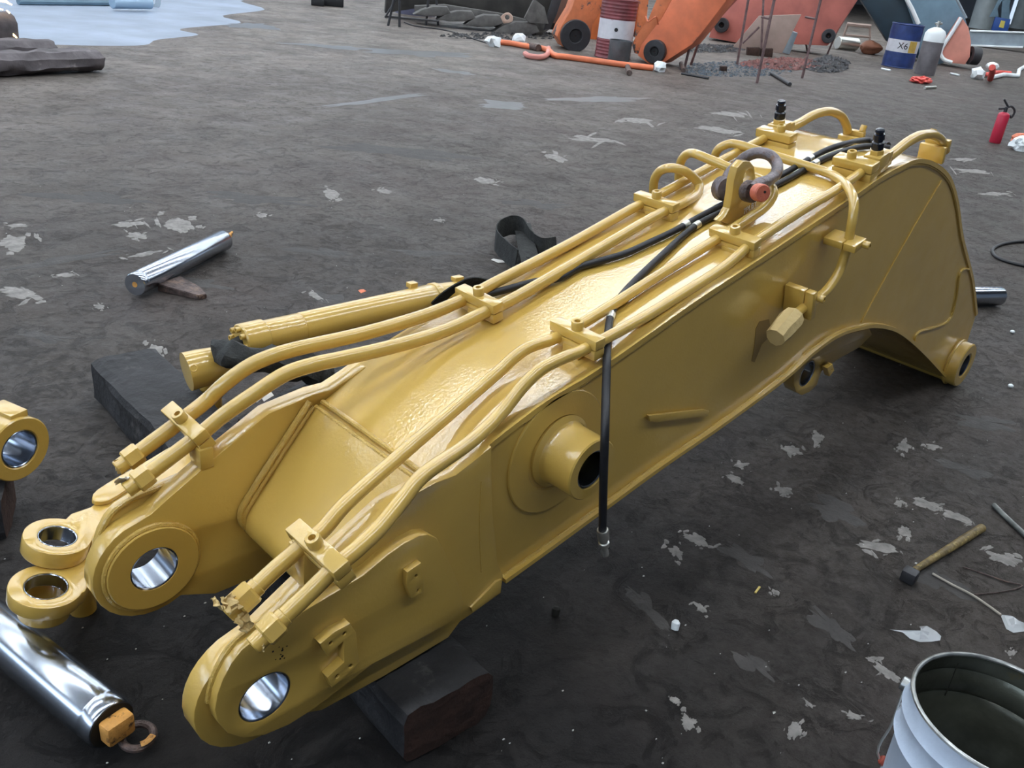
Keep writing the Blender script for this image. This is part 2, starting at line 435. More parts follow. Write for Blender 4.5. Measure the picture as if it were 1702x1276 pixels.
# floor patches (bare concrete showing through the oil), traced where they lie
def patchmesh(bm, px, py, wx, wy, rot=0, seed=0, n=44, z=.0012, rag=.55):
    P = []
    cr, sr = math.cos(math.radians(rot)), math.sin(math.radians(rot))
    for k in range(n):
        a = 2*PI*k/n; r = 1+rag*noise.noise(Vector((math.cos(a)*1.6, math.sin(a)*1.6, seed*2.3)))*1.4+.26*noise.noise(Vector((math.cos(a)*5, math.sin(a)*5, seed)))+.16*noise.noise(Vector((math.cos(a)*12, math.sin(a)*12, seed)))
        x, y = wx/2*r*math.cos(a), wy/2*r*math.sin(a)
        P.append(Z(px+x*cr-y*sr, py+x*sr+y*cr))
    c_ = bm.verts.new(Vector(sum(P, Vector())/n)+Vector((0, 0, z+.0012)))
    vs = [bm.verts.new(p+Vector((0, 0, z*.2))) for p in P]; mid = [bm.verts.new((p*.92+c_.co*.08)+Vector((0, 0, z*.6))) for p in P]
    for k in range(n):
        j = (k+1) % n
        bm.faces.new((vs[k], vs[j], mid[j], mid[k])); bm.faces.new((mid[k], mid[j], c_))
bm = bmesh.new()
for i, a in enumerate([(25, 404, 60, 26, 0), (35, 488, 75, 18, 8), (295, 372, 62, 26, 15), (228, 392, 40, 12, 5), (212, 372, 60, 10, -3),
        (255, 587, 32, 30, 10), (165, 510, 22, 9, 5), (30, 375, 40, 8, 0), (550, 322, 34, 16, 25), (435, 358, 24, 8, 0), (108, 457, 40, 7, -5), (240, 422, 60, 8, -10),
        (525, 492, 34, 10, 20), (1458, 909, 78, 20, 12), (1503, 884, 26, 20, 30), (1538, 838, 55, 16, 20), (1503, 742, 28, 20, 10), (1550, 742, 24, 12, 5),
        (1303, 815, 36, 16, 8), (1222, 796, 34, 12, 25), (1315, 747, 36, 14, 8), (1360, 727, 24, 22, 30), (1230, 773, 26, 12, 10), (1160, 898, 50, 18, 25),
        (1125, 918, 34, 22, 40), (1165, 1010, 34, 12, 40), (1494, 836, 20, 13, 10), (1664, 928, 70, 20, 15), (1590, 858, 60, 16, 20), (1640, 1120, 22, 14, 20),
        (1145, 1200, 34, 24, 40), (1122, 1163, 20, 12, 20), (1321, 1215, 26, 34, 10), (1475, 1118, 60, 18, 35), (1345, 1170, 20, 8, 40), (1682, 1085, 16, 12, 0),
        (1290, 985, 22, 9, 30), (1420, 1190, 40, 10, 20), (640, 318, 28, 8, 10), (730, 366, 22, 6, 0), (805, 300, 46, 10, 8), (925, 262, 40, 12, 15), (985, 232, 90, 10, 6),
        (555, 610, 26, 8, 10), (1060, 200, 60, 10, 5), (1190, 215, 80, 9, 8), (1215, 190, 70, 8, 5), (1620, 285, 60, 7, 5), (1600, 265, 40, 5, 0), (1655, 322, 60, 6, 0)]):
    rf = random.Random(i); px_, py_, wx_, wy_, ro_ = a
    patchmesh(bm, px_, py_, wx_*.80, wy_*.85, ro_, seed=i, rag=.40)
    for k_ in range(5):
        t_ = rf.uniform(0, 2*PI); q_ = rf.uniform(.45, .75); cr_, sr_ = math.cos(math.radians(ro_)), math.sin(math.radians(ro_))
        ex, ey = wx_*q_*math.cos(t_), wy_*q_*math.sin(t_); f_ = rf.uniform(.08, .30)
        patchmesh(bm, px_+ex*cr_-ey*sr_, py_+ex*sr_+ey*cr_, wx_*f_, wy_*f_*1.2, rf.uniform(-30, 60), seed=i*7+k_, n=16, rag=.5)
obj('bare_patch', bm, PATCH, fl, smooth=0, kind='stuff')
bm = bmesh.new()
for i, a in enumerate([(1390, 850, 90, 30, 20), (1600, 780, 80, 20, 15), (1080, 1010, 90, 26, 40), (1240, 930, 80, 24, 30), (120, 430, 190, 10, -9), (560, 500, 90, 18, 10),
        (700, 420, 120, 14, 5), (420, 330, 160, 16, 5), (160, 330, 160, 18, 4), (640, 250, 220, 14, 5), (1380, 1040, 90, 26, 40), (1560, 960, 90, 26, 30), (330, 470, 90, 14, 10),
        (900, 340, 90, 12, 5), (1250, 1100, 70, 24, 40), (1640, 700, 90, 18, 10), (540, 420, 100, 12, 6), (80, 560, 80, 14, 8)]):
    patchmesh(bm, *a, seed=i+90, z=.0006, rag=.8)
obj('dry_patch', bm, PATCHD, fl, smooth=0, kind='stuff')
# pale concrete far left, bluish glare painted into its colour; wet stains
PALEGLARE = mat('pale_glare_concrete', (.24, .29, .37), .45, nscale=1.2, namt=.22, bump=.2, bscale=12, col2=(.22, .25, .31), c2scale=2.0, c2pos=.55, c2w=.2)
WET = mat('oil_stain', (.035, .033, .033), .35, nscale=5, namt=.3, bump=.2, bscale=20)
bm = bmesh.new()
P = [Z(*p) for p in [(-60, 76), (60, 74), (160, 76), (240, 75), (262, 66), (330, 58), (300, 48), (400, 38), (370, 26), (440, 16), (400, 2), (420, -8), (100, -14), (-60, -12)]]
P = catmull(P, 4, True); vs = [bm.verts.new(p+Vector((0, 0, .0015))) for p in P]; bm.faces.new(vs); bmesh.ops.triangulate(bm, faces=bm.faces)
obj('pale_glare_area', bm, PALEGLARE, fl, smooth=0)
bm = bmesh.new()
for i, a in enumerate([(695, 88, 160, 11, 3), (412, 42, 95, 11, 4), (760, 120, 60, 5, 8), (640, 165, 200, 6, -7), (840, 175, 90, 12, 4), (1000, 165, 150, 8, 0), (560, 78, 160, 6, 4)]):
    patchmesh(bm, *a, seed=i+33, z=.001)
obj('oil_stain', bm, WET, fl, smooth=0, kind='stuff')
bm = bmesh.new()
for i in range(260):
    px, py = random.uniform(0, 1702), random.uniform(180, 1276)**1.0
    p = Z(px, py); s = random.uniform(.0012, .0045)*(1 if random.random() < .93 else 1.8)
    a = random.uniform(0, PI); vs = []
    for k in range(4):
        t = a+k*PI/2+random.uniform(-.4, .4); vs.append(bm.verts.new(p+Vector((math.cos(t)*s, math.sin(t)*s*.6, .001))))
    top = bm.verts.new(p+Vector((0, 0, .004)))
    for k in range(4): bm.faces.new((vs[k], vs[(k+1) % 4], top))
obj('chip_litter', bm, CHIP, fl, smooth=0, kind='stuff')

# ------------------------------------------------------------------ the boom
YC = 1.295
def mir(y): return 2*YC-y
boom = thing('excavator_boom', 'large freshly painted yellow excavator boom lying lengthwise across the floor', 'boom', (1.9, YC, 0))
EYE = Vector((.568, 0, .300))
TE = 1.068
topx = [(817, 740), (850, 705), (1002, 609), (1157, 500), (1264, 430), (1412, 331), (1466, 294), (1495, 278), (1528, 264), (1557, 271), (1581, 294), (1594, 336), (1602, 393), (1619, 463), (1627, 520)]
T = [tuple(Y(*p, TE)[i] for i in (0, 2)) for p in topx]
T = [(1.085, .618), (1.12, .633), (1.25, .676)]+T[2:-1]+[(T[-1][0]-.01, T[-1][1])]
botx = [(835, 965), (913, 909), (998, 847), (1097, 775), (1203, 702), (1300, 630), (1350, 585), (1392, 557), (1433, 545), (1454, 543), (1482, 549), (1507, 565), (1536, 592), (1561, 619), (1579, 638)]
B = [tuple(Y(*p, TE)[i] for i in (0, 2)) for p in botx]
def sm(line, n=5): return [(q.x, q.z) for q in catmull([Vector((a, 0, b)) for a, b in line], n)]
Ts = sm(T); Bs = sm(B)
def Tz(x): return float(np.interp(x, [a for a, b in Tf], [b for a, b in Tf]))
SEAM = (.958, .556)
Tf = [SEAM, (1.0, .578), (1.04, .600)] + [t for t in Ts if t[1] > .5 and t[0] < 3.4]
BUSH = Vector((3.905, 0, .102))
# side plates of the box
def side_outline():
    top = [(1.06, T[0][1]-.02)]+[t for t in Ts]
    endp = [(4.0, .16), (3.99, .07), (3.93, .012), (3.87, .010)]
    bot = [b for b in reversed(Bs)]
    return top+endp[:0]+[(4.005, .12), (3.985, .06), (3.93, .012)]+bot
out = side_outline()
for y, nn_ in ((TE+.006, 1), (mir(TE+.006), -1)):
    obj('side_plate', plate(XZ(out, y), (0, nn_, 0), .014, bev=0), YEL, boom, smooth=30)
# top cover, belly plate
Tall = sm([(.945, .549), SEAM, (1.02, .588)]+T, 5)
obj('top_plate', strip(Tall, 1.098, mir(1.098), .014), YEL, boom, smooth=40)
for ya, yb in ((TE, 1.098), (mir(1.098), mir(TE))):
    obj('top_plate_edge', strip([t for t in Tall if t[0] > 1.075], ya, yb, .014), YEL, boom, smooth=40)
Bd = Bs
obj('belly_plate', strip([(a, b+.0) for a, b in Bd], TE-.012, mir(TE-.012), -.012), YEL, boom, smooth=25)
# slanted nose plate, curling under
NOSE = [(.958, .553), (.93, .520), (.865, .440), (.80, .358), (.785, .330), (.788, .300), (.815, .275), (.87, .262), (1.0, .262), (1.2, .272)]
obj('nose_plate', strip(sm(NOSE, 4)[::-1], 1.10, mir(1.10), -.012), YEL, boom, smooth=35)
# weld beads round the nose
def bead(P, r=.006, name='weld_bead', parent=boom, m=YELW, smooth=4):
    Q = catmull(P, smooth) if smooth else P
    bm = tube(Q, r, 8, 0)
    for v in bm.verts:
        v.co += v.co.normalized()*0+Vector((0, 0, 1))*noise.noise(v.co*120)*r*.35
    return obj(name, bm, m, parent)
for o_, k_ in ((.000, 0), (.016, 1), (.030, 2)):
    bead([Vector((a-.004-o_*.55, mir(1.105)-.008, b+o_*.9)) for a, b in NOSE[:7]], .0075)
for o_ in (0, .016):
    bead([Vector((.955+o_, y, .560+o_*.6)) for y in (1.11, 1.25, 1.40, 1.48)], .006)
bead([Vector((.90, y, .487)) for y in (1.11, 1.25, 1.40, 1.47)], .003)
# fork plates
TF = [(.449, .300)]+[(.568-.119*math.cos(a), .300+.119*math.sin(a)) for a in np.linspace(.2, 1.15, 6)]
FT = [tuple(Y(*p, mir(1.105))[i] for i in (0, 2)) for p in ((278, 830), (370, 750), (447, 687), (521, 656))]
fork = TF+[(.575, .425)]+FT+[(1.0, .588), (1.045, .604), (1.09, .622)]+[(1.098, .56), (1.115, .45), (1.15, .30), (1.171, .262), (1.171, .211), (1.086, .196), (1.051, .192), (1.02, .164)]+[(.85, .157)]+[(.70, .160)]
fork += [(.568-.119*math.cos(a), .300+.119*math.sin(a)) for a in np.linspace(-2.05, -.2, 9)]
for y, nn_ in ((1.060, 1), (mir(1.060), -1)):
    obj('fork_plate', plate(XZ(fork, y), (0, nn_, 0), .045, holes=[(Vector((EYE.x, y, EYE.z)), .052)], bev=.0025), YEL, boom, smooth=30)
# reinforcing pads outside
PADY = 1.035
padpx = [(357, 1180), (361, 1155), (370, 1130), (384, 1103), (402, 1080), (430, 1058), (480, 1030), (540, 995), (603, 957), (645, 922), (672, 903), (697, 890), (712, 888), (726, 894), (736, 908), (752, 945), (768, 985), (771, 1003), (766, 1018), (750, 1034), (700, 1062), (617, 1106), (560, 1150), (520, 1180), (480, 1205), (440, 1222), (405, 1227), (378, 1219), (362, 1200)]
pad = [(lambda q: (q.x, q.z))(Y(*p, PADY)) for p in padpx]
eye_near = Vector((.566, 0, .303))
for s_, y, nn_ in ((0, PADY, 1), (1, mir(PADY), -1)):
    obj('reinforcing_pad', plate(XZ(pad, y), (0, nn_, 0), .026, holes=[(Vector((EYE.x, y, EYE.z)), .050)], bev=.003), YEL, boom, smooth=30)
    bead([Vector((a, y+nn_*.024, b)) for a, b in pad[:8]], .006, smooth=2)
# round inner pads and bores
for y, s_ in ((1.104, 1), (mir(1.104), -1)):
    rr = .096
    obj('eye_pad', ring((EYE.x, y, EYE.z), (0, s_, 0), .049, rr, .014), YEL, boom)
    bead([Vector((EYE.x+(rr+.002)*math.cos(t), y+s_*.004, EYE.z+(rr+.002)*math.sin(t))) for t in np.linspace(0, 2*PI, 40)], .006, smooth=0)
for y0 in (PADY+.001, mir(1.117)):
    obj('bore_bushing', ring((EYE.x, y0, EYE.z), (0, 1, 0), .0465, .0515, .081), BORE, boom, label='polished steel bushing in the fork eye')
# bracket blocks on the near pad
brk = [(532, 1070), (556, 1050), (582, 1036), (592, 1050), (597, 1100), (591, 1112), (552, 1143), (544, 1126), (572, 1100), (571, 1066), (545, 1090)]
P = [Y(*p, PADY-.020) for p in brk]
hl = [(Y(*p, PADY-.020), .0045) for p in ((550, 1069), (573, 1053), (583, 1107), (561, 1124))]
mb = obj('mounting_bracket', plate(P, (0, 1, 0), .020, holes=hl, bev=.0015, hseg=14), YEL, boom, smooth=30)
for c_, _r in hl:
    obj('bolt_hole', cyl(c_+Vector((0, .006, 0)), c_+Vector((0, .0185, 0)), .0046, 12), DARK, mb)
P = [Y(*p, PADY-.014) for p in ((677, 951), (700, 935), (706, 962), (704, 985), (684, 995), (676, 975))]
hl = [(Y(*p, PADY-.014), .004) for p in ((692, 957), (695.5, 981))]
mb = obj('mounting_bracket', plate(P, (0, 1, 0), .014, holes=hl, bev=.0015, hseg=14), YEL, boom, smooth=30)
for c_, _r in hl:
    obj('bolt_hole', cyl(c_+Vector((0, .005, 0)), c_+Vector((0, .0135, 0)), .0041, 12), DARK, mb)
# lower flange tab of the fork
P = [Y(*p, 1.055) for p in ((786, 1018), (833, 984), (834, 963), (826, 966), (783, 1010))]
obj('flange_tab', plate(P, (0, 1, 0), .030, bev=.002), YEL, boom, smooth=30)
obj('flange_tab', plate([Vector((p.x, mir(1.055), p.z)) for p in P], (0, -1, 0), .030, bev=.002), YEL, boom, smooth=30)
# cylinder pivot boss in the middle of each side
BO = Y(985, 781, .975); BO.y = 0
for s_ in (1, -1):
    yf = .975 if s_ == 1 else mir(.975); ys = TE+.004 if s_ == 1 else mir(TE+.004); ax = (0, s_, 0)
    pb = obj('pivot_boss', lathe([(.047, .0), (.070, 0), (.073, .003), (.073, .074), (.077, .086), (.088, .094), (.089, .100), (.047, .100)], (BO.x, yf, BO.z), ax, 48), YEL, boom)
    obj('bore_bushing', ring((BO.x, yf+s_*.003, BO.z), ax, .0405, .0475, .09), BORE, pb)
    obj('doubler_disc', ring((BO.x-.01, ys-s_*.004, BO.z), ax, .09, .150, .008, 60, .0025), YEL, boom)
# rear foot bushings
for s_ in (1, -1):
    yf = 1.022 if s_ == 1 else mir(1.022)
    fb = obj('foot_boss', ring((BUSH.x, yf, BUSH.z), (0, s_, 0), .053, .098, .060, 40, .004), YEL, boom)
    obj('bore_bushing', ring((BUSH.x, yf+s_*.004, BUSH.z), (0, s_, 0), .046, .0535, .055), BORE, fb)
    bead([Vector((BUSH.x+.099*math.cos(t), yf+s_*.045, BUSH.z+.099*math.sin(t))) for t in np.linspace(.6, 2*PI-1.2, 30)], .005, smooth=0)
obj('foot_tube', ring((BUSH.x, 1.08, BUSH.z), (0, 1, 0), .07, .092, mir(1.08)-1.08, 32), YEL, boom)
# lug plates under the belly
lugpx = [(1322, 600), (1350, 582), (1392, 560), (1445, 545), (1450, 556), (1428, 578), (1392, 598), (1366, 617), (1358, 640), (1345, 652), (1333, 657), (1324, 652), (1319, 638)]
lug = [(lambda q: (q.x, q.z))(Y(*p, 1.13)) for p in lugpx]
LC = Y(1342.5, 621, 1.13)
for yy in (1.13, mir(1.13)-.045):
    lp = obj('cylinder_lug', plate(XZ(lug, yy), (0, 1, 0), .045, holes=[(Vector((LC.x, yy, LC.z)), .047)], bev=.003), YEL, boom, smooth=30)
    obj('bore_bushing', ring((LC.x, yy+.001, LC.z), (0, 1, 0), .0405, .0475, .043), BORE, lp)
P = [Y(*p, 1.125) for p in ((1366, 608), (1375, 601), (1378, 612), (1370, 622))]
obj('keeper_block', plate(P, (0, -1, 0), .02, holes=[(Y(1373.5, 611, 1.125), .004)], bev=.001, hseg=12), YEL, boom, smooth=30)
# welds and ribs on the near side plate
def sideline(pts, y=TE+.004, r=.004, sm_=4): return bead([Y(*p, y) for p in pts], r, smooth=sm_)
sideline([(1565, 300), (1500, 410), (1431, 536)], r=.0025)
sideline([(1610, 447), (1600, 448), (1594, 459), (1590, 492), (1581, 525), (1569, 538), (1545, 546), (1528, 551), (1521, 560), (1520, 570)], r=.0055)
bead([Vector((a, TE+.002, b+.008)) for a, b in Bs[::3]], .006)
bead([Vector((a, TE+.004, b-.018)) for a, b in Ts[8:-8:3]], .003)
P = [Y(*p, TE+.0055) for p in ((1278, 530), (1283, 556), (1266, 572), (1254, 602), (1249, 600), (1254, 572), (1256, 546), (1262, 534))]
obj('dull_paint_patch', plate(P, (0, -1, 0), .0006, bev=0), mat('thin_paint', (.30, .19, .06), .6), boom, smooth=0, label='dull brownish patch of thin paint')
P = [Y(*p, TE+.003) for p in ((1073, 688), (1165, 678), (1175, 681), (1172, 690), (1086, 700), (1076, 698))]
obj('stop_bar', plate(P, (0, -1, 0), .009, bev=.003), YEL, boom, smooth=30)
sideline([(800, 800), (797, 870), (800, 950)], y=1.06, r=.0016)

# ---- pipework
PR = .0135
def pp(pts):
    """points (px, py, y) -> 3d"""
    return [Y(a, b, c_) for a, b, c_ in pts]
NO = pp([(462, 1034, .985), (518, 981, .985), (557.6, 942, .985), (591.5, 914, .987), (631, 877, .995), (667, 833, 1.01), (703, 790, 1.03), (773, 741, 1.07), (812, 708, 1.09), (840, 678, 1.10), (868, 643, 1.105), (900, 613, 1.105), (938, 594, 1.105), (972.8, 579.5, 1.105), (1062, 532, 1.105), (1150, 470+13, 1.105), (1245, 402+14, 1.105)])
NO = NO[:15]+pp([(1125, 494, 1.105), (1200, 446, 1.105), (1250, 404, 1.105), (1289, 378, 1.105), (1340, 345, 1.105), (1392, 314, 1.105), (1446, 276, 1.105)])
NI = pp([(418, 983, 1.075), (461.7, 942, 1.075), (508.7, 902, 1.075), (539, 878, 1.08), (579, 833, 1.09), (667.5, 755, 1.13), (755.6, 680, 1.17), (826, 620, 1.19), (857, 592, 1.193), (882, 576, 1.193), (925.8, 560.7, 1.193), (965, 539, 1.193), (1022, 504, 1.193), (1078, 468, 1.193), (1150, 423, 1.193), (1200, 392, 1.193)])
FO = pp([(212+18, 752, 1.605), (278.7, 716, 1.605), (297, 702, 1.605), (342, 667, 1.60), (371, 640, 1.58), (405, 614, 1.56), (440, 596, 1.54), (491, 580, 1.52), (597, 556, 1.50), (685, 531, 1.488), (738, 512, 1.485), (784, 491, 1.485), (826, 468, 1.485), (949.6, 404, 1.485), (1050, 347, 1.485), (1075, 335, 1.485), (1117, 312, 1.485), (1206, 263, 1.485), (1276, 227, 1.485)])
FI = pp([(247, 787, 1.515), (278.7, 763, 1.515), (330, 724, 1.515), (374, 688, 1.505), (420, 656, 1.49), (473, 622, 1.465), (520, 606, 1.44), (561, 597, 1.43), (632, 581, 1.41), (703, 562, 1.40), (755, 543, 1.397), (801, 521, 1.397), (854, 492+4, 1.397), (950, 441, 1.397), (1075, 367, 1.397), (1110, 349, 1.397), (1137, 337, 1.40), (1157, 324, 1.42), (1162, 309, 1.44), (1153, 295, 1.455), (1137, 284, 1.47), (1116, 279, 1.50), (1099, 283, 1.53), (1089, 295, 1.55), (1086, 312, 1.56), (1087, 325, 1.565)])
def pipe(P, r=PR, rs=None): return obj('hydraulic_pipe', tube(P, r, 20, 6, rs=rs), YEL, boom)
pipe(NO, rs=[1.12, 1.10, 1.05, 1, 1, 1]); pipe(NI, rs=[1.12, 1.10, 1.05, 1, 1, 1])
pipe(FO, rs=[1.24, 1.24, 1.22, 1.2, 1.1, 1, 1]); pipe(FI, rs=[1.2, 1.22, 1.2, 1.12, 1, 1, 1])
# crossover pipes
XA = pp([(1200, 392, 1.193), (1243, 364, 1.193), (1268, 347, 1.193), (1281, 332, 1.193), (1285, 318, 1.20), (1272, 303, 1.23), (1225, 284, 1.33), (1165, 259, 1.45), (1150, 254.5, 1.49), (1139, 258, 1.515), (1132, 268, 1.53), (1129, 283, 1.545), (1128, 305, 1.55), (1130, 330, 1.55)])
pipe(XA)
XB = pp([(1190, 290, 1.56), (1187, 270, 1.56), (1191, 252, 1.55), (1203, 242, 1.53), (1222, 239, 1.50), (1260, 250, 1.42), (1310, 266, 1.32), (1370, 285, 1.20), (1393, 296, 1.14), (1410, 312, 1.075), (1419, 335, 1.03), (1417, 365, 1.012), (1411, 397, 1.01), (1404, 425, 1.01), (1394, 453, 1.01), (1377, 479, 1.01), (1357, 497, 1.01), (1340, 508, 1.01), (1322, 522, 1.01)])
pipe(XB)
# end pipes at the rear
EN = pp([(1476, 262, 1.105), (1492, 249, 1.105), (1510, 235, 1.105), (1530, 225, 1.105), (1550, 224, 1.105), (1564, 233, 1.105), (1571, 250, 1.105)])
EF = pp([(1312, 213, 1.485), (1330, 204, 1.485), (1355, 190, 1.485), (1378, 185, 1.485), (1397, 192, 1.485), (1406, 206, 1.485), (1409, 218, 1.485)])
pipe(EN, .0155); pipe(EF, .0155)

def near_pt(P, q):
    Q = catmull(P, 6); i = min(range(len(Q)), key=lambda k: (Q[k]-q).length); j = min(i+1, len(Q)-1); h = max(i-1, 0)
    return Q[i], (Q[j]-Q[h]).normalized()
def on_pipe(P, x):
    Q = catmull(P, 6); i = min(range(len(Q)), key=lambda k: abs(Q[k].x-x)); j = min(i+1, len(Q)-1); h = max(i-1, 0)
    return Q[i], (Q[j]-Q[h]).normalized()
def clamp(Pa, Pb, x, base_z=None, base_y=None, ln=.148, wd=.033):
    a, ta = on_pipe(Pa, x); b, tb = on_pipe(Pb, x)
    t = Vector(((ta.x+tb.x), 0, (ta.z+tb.z))).normalized(); n_ = Vector((-t.z, 0, t.x)); yv = Vector((0, 1, 0))
    m_ = (a+b)/2; m_.z = max(a.z, b.z)
    root_ = obj('pipe_clamp', box(m_+n_*.0125, (wd, ln, .024), t, yv, .003), YEL, boom)
    lo = m_-n_*.0135
    lb = lo
    obj('lower_block', box(lb-n_*0.0, (wd, ln-.004, .024), t, yv, .003), YEL, root_)
    bolt('bolt', m_+n_*.023, n_, .0140, .021, root_)
    if base_y is not None:
        zt = lo.z-.010; zb = base_z
        if zt-zb > .004:
            obj('clamp_foot', box((m_.x, base_y, (zt+zb)/2), (wd*.9, .05, zt-zb+.012), (1, 0, 0), yv, .002), YEL, root_)
    return m_, t, n_
def forkz(x): return float(np.interp(x, [f[0] for f in FT]+[1.09], [f[1] for f in FT]+[.622]))
clamp(NO, NI, .675, forkz(.675), 1.083)
clamp(FO, FI, .698, forkz(.698), mir(1.083))
for x in (1.410,): clamp(NO, NI, x, Tz(x)-.004, 1.150, .14)
clamp(FO, FI, 1.392, Tz(1.392)-.004, mir(1.150), .14)
clamp(NO, NI, 1.995, Tz(1.995)-.004, 1.150, .14)
clamp(FO, FI, 2.037, Tz(2.037)-.004, mir(1.150), .14)
# nuts at the pipe ends with caps
for P, cap in ((NO, 1), (NI, 2), (FO, 0), (FI, 2)):
    a = P[0]; d = (P[0]-P[1]).normalized()
    pn = obj('pipe_nut', nut(a-d*.004, a+d*.030, .0235), YEL, boom, smooth=20)
    obj('nut_collar', cyl(a-d*.016, a-d*.002, .0165, 20, .002), YEL, pn)
    obj('threaded_stub', cyl(a+d*.028, a+d*.052, .0165, 20, .002), YEL, pn)
# crumpled masking paper on the ends
def crumple(c_, s, seed, n=1, name='masking_wrap', m=TAPE, parent=boom):
    bm = bmesh.new(); bmesh.ops.create_grid(bm, x_segments=7, y_segments=7, size=1)
    rt = Matrix.Rotation(seed*1.3, 3, 'X') @ Matrix.Rotation(seed*.7+.5, 3, 'Y') @ Matrix.Rotation(seed*2.1, 3, 'Z')
    for v in bm.verts:
        q = v.co.copy(); v.co.z = .75*noise.noise(q*1.7+Vector((seed, 0, seed*2))); v.co.x += .35*noise.noise(q*2+Vector((0, seed, 0))); v.co.y *= .7+.4*noise.noise(q*1.3+Vector((5, seed, 0)))
        v.co = rt @ Vector((v.co.x*s, v.co.y*s, v.co.z*s))+Vector(c_)
    g = bmesh.ops.solidify(bm, geom=list(bm.faces), thickness=.0012)
    return obj(name, bm, m, parent, smooth=25)
crumple(Y(383, 1000, 1.06), .020, 3); crumple(Y(362, 1003, 1.06), .013, 5); crumple(Y(406, 1034, 1.05), .016, 8)
crumple(Y(197, 776, 1.605), .016, 2); crumple(Y(433, 1072, .975), .010, 6); crumple(Y(206, 798, 1.53), .018, 4, m=PAPER)
# rear clamps with valve blocks and black test ports
for P, EP, yo, pxp, blk, port, ec in ((NO, EN, 1.105, (1437, 276), (1462, 262), (1476, 224), (1562, 247)), (FO, EF, 1.485, (1285, 221), (1303, 212), (1313, 183), (1410, 213))):
    s_ = 1 if yo < YC else -1
    q, t = on_pipe(P, Y(*pxp, yo).x); t = Vector((t.x, 0, t.z)).normalized(); n_ = Vector((-t.z, 0, t.x)); yv = Vector((0, 1, 0))
    cl = obj('pipe_clamp', box(q+n_*.014+yv*s_*.030, (.045, .125, .026), t, yv, .003), YEL, boom)
    obj('lower_block', box(q-n_*.022+yv*s_*.030, (.045, .122, .040), t, yv, .003), YEL, cl)
    bolt('bolt', q+n_*.026+yv*s_*.045, n_, .014, .022, cl)
    bc = q+t*.062
    vb = obj('valve_block', join(box(bc, (.060, .052, .055), t, yv, .004), box(bc+t*.045-n_*.006, (.045, .040, .046), t, yv, .006)), YEL, boom)
    pb_ = bc+n_*.022+t*-.002
    obj('port_nut', nut(pb_, pb_+n_*.020, .021), YEL, vb, smooth=20)
    obj('black_port_cap', lathe([(0, .018), (.0165, .018), (.0175, .024), (.0175, .040), (.013, .044), (.013, .048), (.0165, .050), (.0155, .064), (.011, .066), (.011, .070), (.0135, .072), (.012, .078), (0, .079)], pb_, n_, 20, False), BLK, vb, label='black plastic cap on the test port')
    e, te = on_pipe(EP, Y(*ec, yo).x)
    eb = obj('end_bracket', box(e+Vector((-.005, s_*.018, -.040)), (.018, .085, .055), (1, 0, .25), yv, .003), YEL, boom)
    obj('bracket_cap', box(e+Vector((.018, s_*.018, -.006)), (.020, .08, .028), (1, 0, .25), yv, .003), YEL, eb)
    bolt('bolt', e+Vector((.018, s_*.045, .006)), Vector((.2, 0, 1)), .0115, .024, eb)
    obj('steel_stud', cyl(e+Vector((.02, s_*.02, -.01)), e+Vector((.075, s_*.02, -.012)), .004, 10), ZINC, eb, label='thin bright steel stud')
# brackets holding the crossover pipe on the near side
q0 = Y(1409, 402, 1.01)
r_ = obj('side_bracket', box(q0+Vector((0, -.0205, 0)), (.060, .037, .022), (1, 0, .30), (0, 1, 0), .003), YEL, boom)
obj('standoff_block', box(q0+Vector((0, .029, 0)), (.060, .058, .022), (1, 0, .30), (0, 1, 0), .003), YEL, r_)
bolt('bolt', q0+Vector((.014, -.038, .004)), (0, -1, 0), .0105, .020, r_)
q0 = Y(1338, 507, 1.01)
r_ = obj('side_bracket', box(q0+Vector((.0, -.014, .006)), (.022, .026, .085), (1, 0, .3), (0, 1, 0), .003), YEL, boom)
obj('standoff_block', box(q0+Vector((-.0, .031, .006)), (.022, .060, .085), (1, 0, .3), (0, 1, 0), .003), YEL, r_)
bolt('bolt', q0+Vector((.008, -.026, .030)), (0, -1, 0), .0105, .020, r_)
# paper wrapped cap at the crossover's end
c0_ = Y(1322, 522, 1.01); c1_ = Y(1295, 545, 1.005); ax_ = (c1_-c0_)
bm = lathe([(.015, 0), (.030, .012), (.034, .03), (.033, ax_.length*.9), (.028, ax_.length*1.25), (0, ax_.length*1.28)], c0_-ax_*.05, ax_+Vector((0, 0, -.02)), 9, False)
for v in bm.verts: v.co += Vector((noise.noise(v.co*40), noise.noise(v.co*40+Vector((9, 0, 0))), noise.noise(v.co*40+Vector((0, 9, 0)))))*.004
obj('masking_wrap', bm, TAPE, boom, smooth=30, label='pale paper wrap taped over the pipe end')
# lifting lug with stencilled letters
lz = [(1197, 368), (1206, 360), (1213, 347), (1217, 325), (1220, 300), (1226, 279), (1236, 268), (1247, 268), (1254, 277), (1256, 292), (1256, 306), (1262, 325), (1280, 332), (1283, 345), (1272, 357), (1240, 378), (1215, 374)]
LY = 1.243
P = [Y(*p, LY) for p in lz]
hc = Y(1244, 294, LY)
ll = obj('lifting_lug', plate(P, (0, 1, 0), .024, holes=[(hc, .022)], bev=.003), YEL, boom, smooth=30)

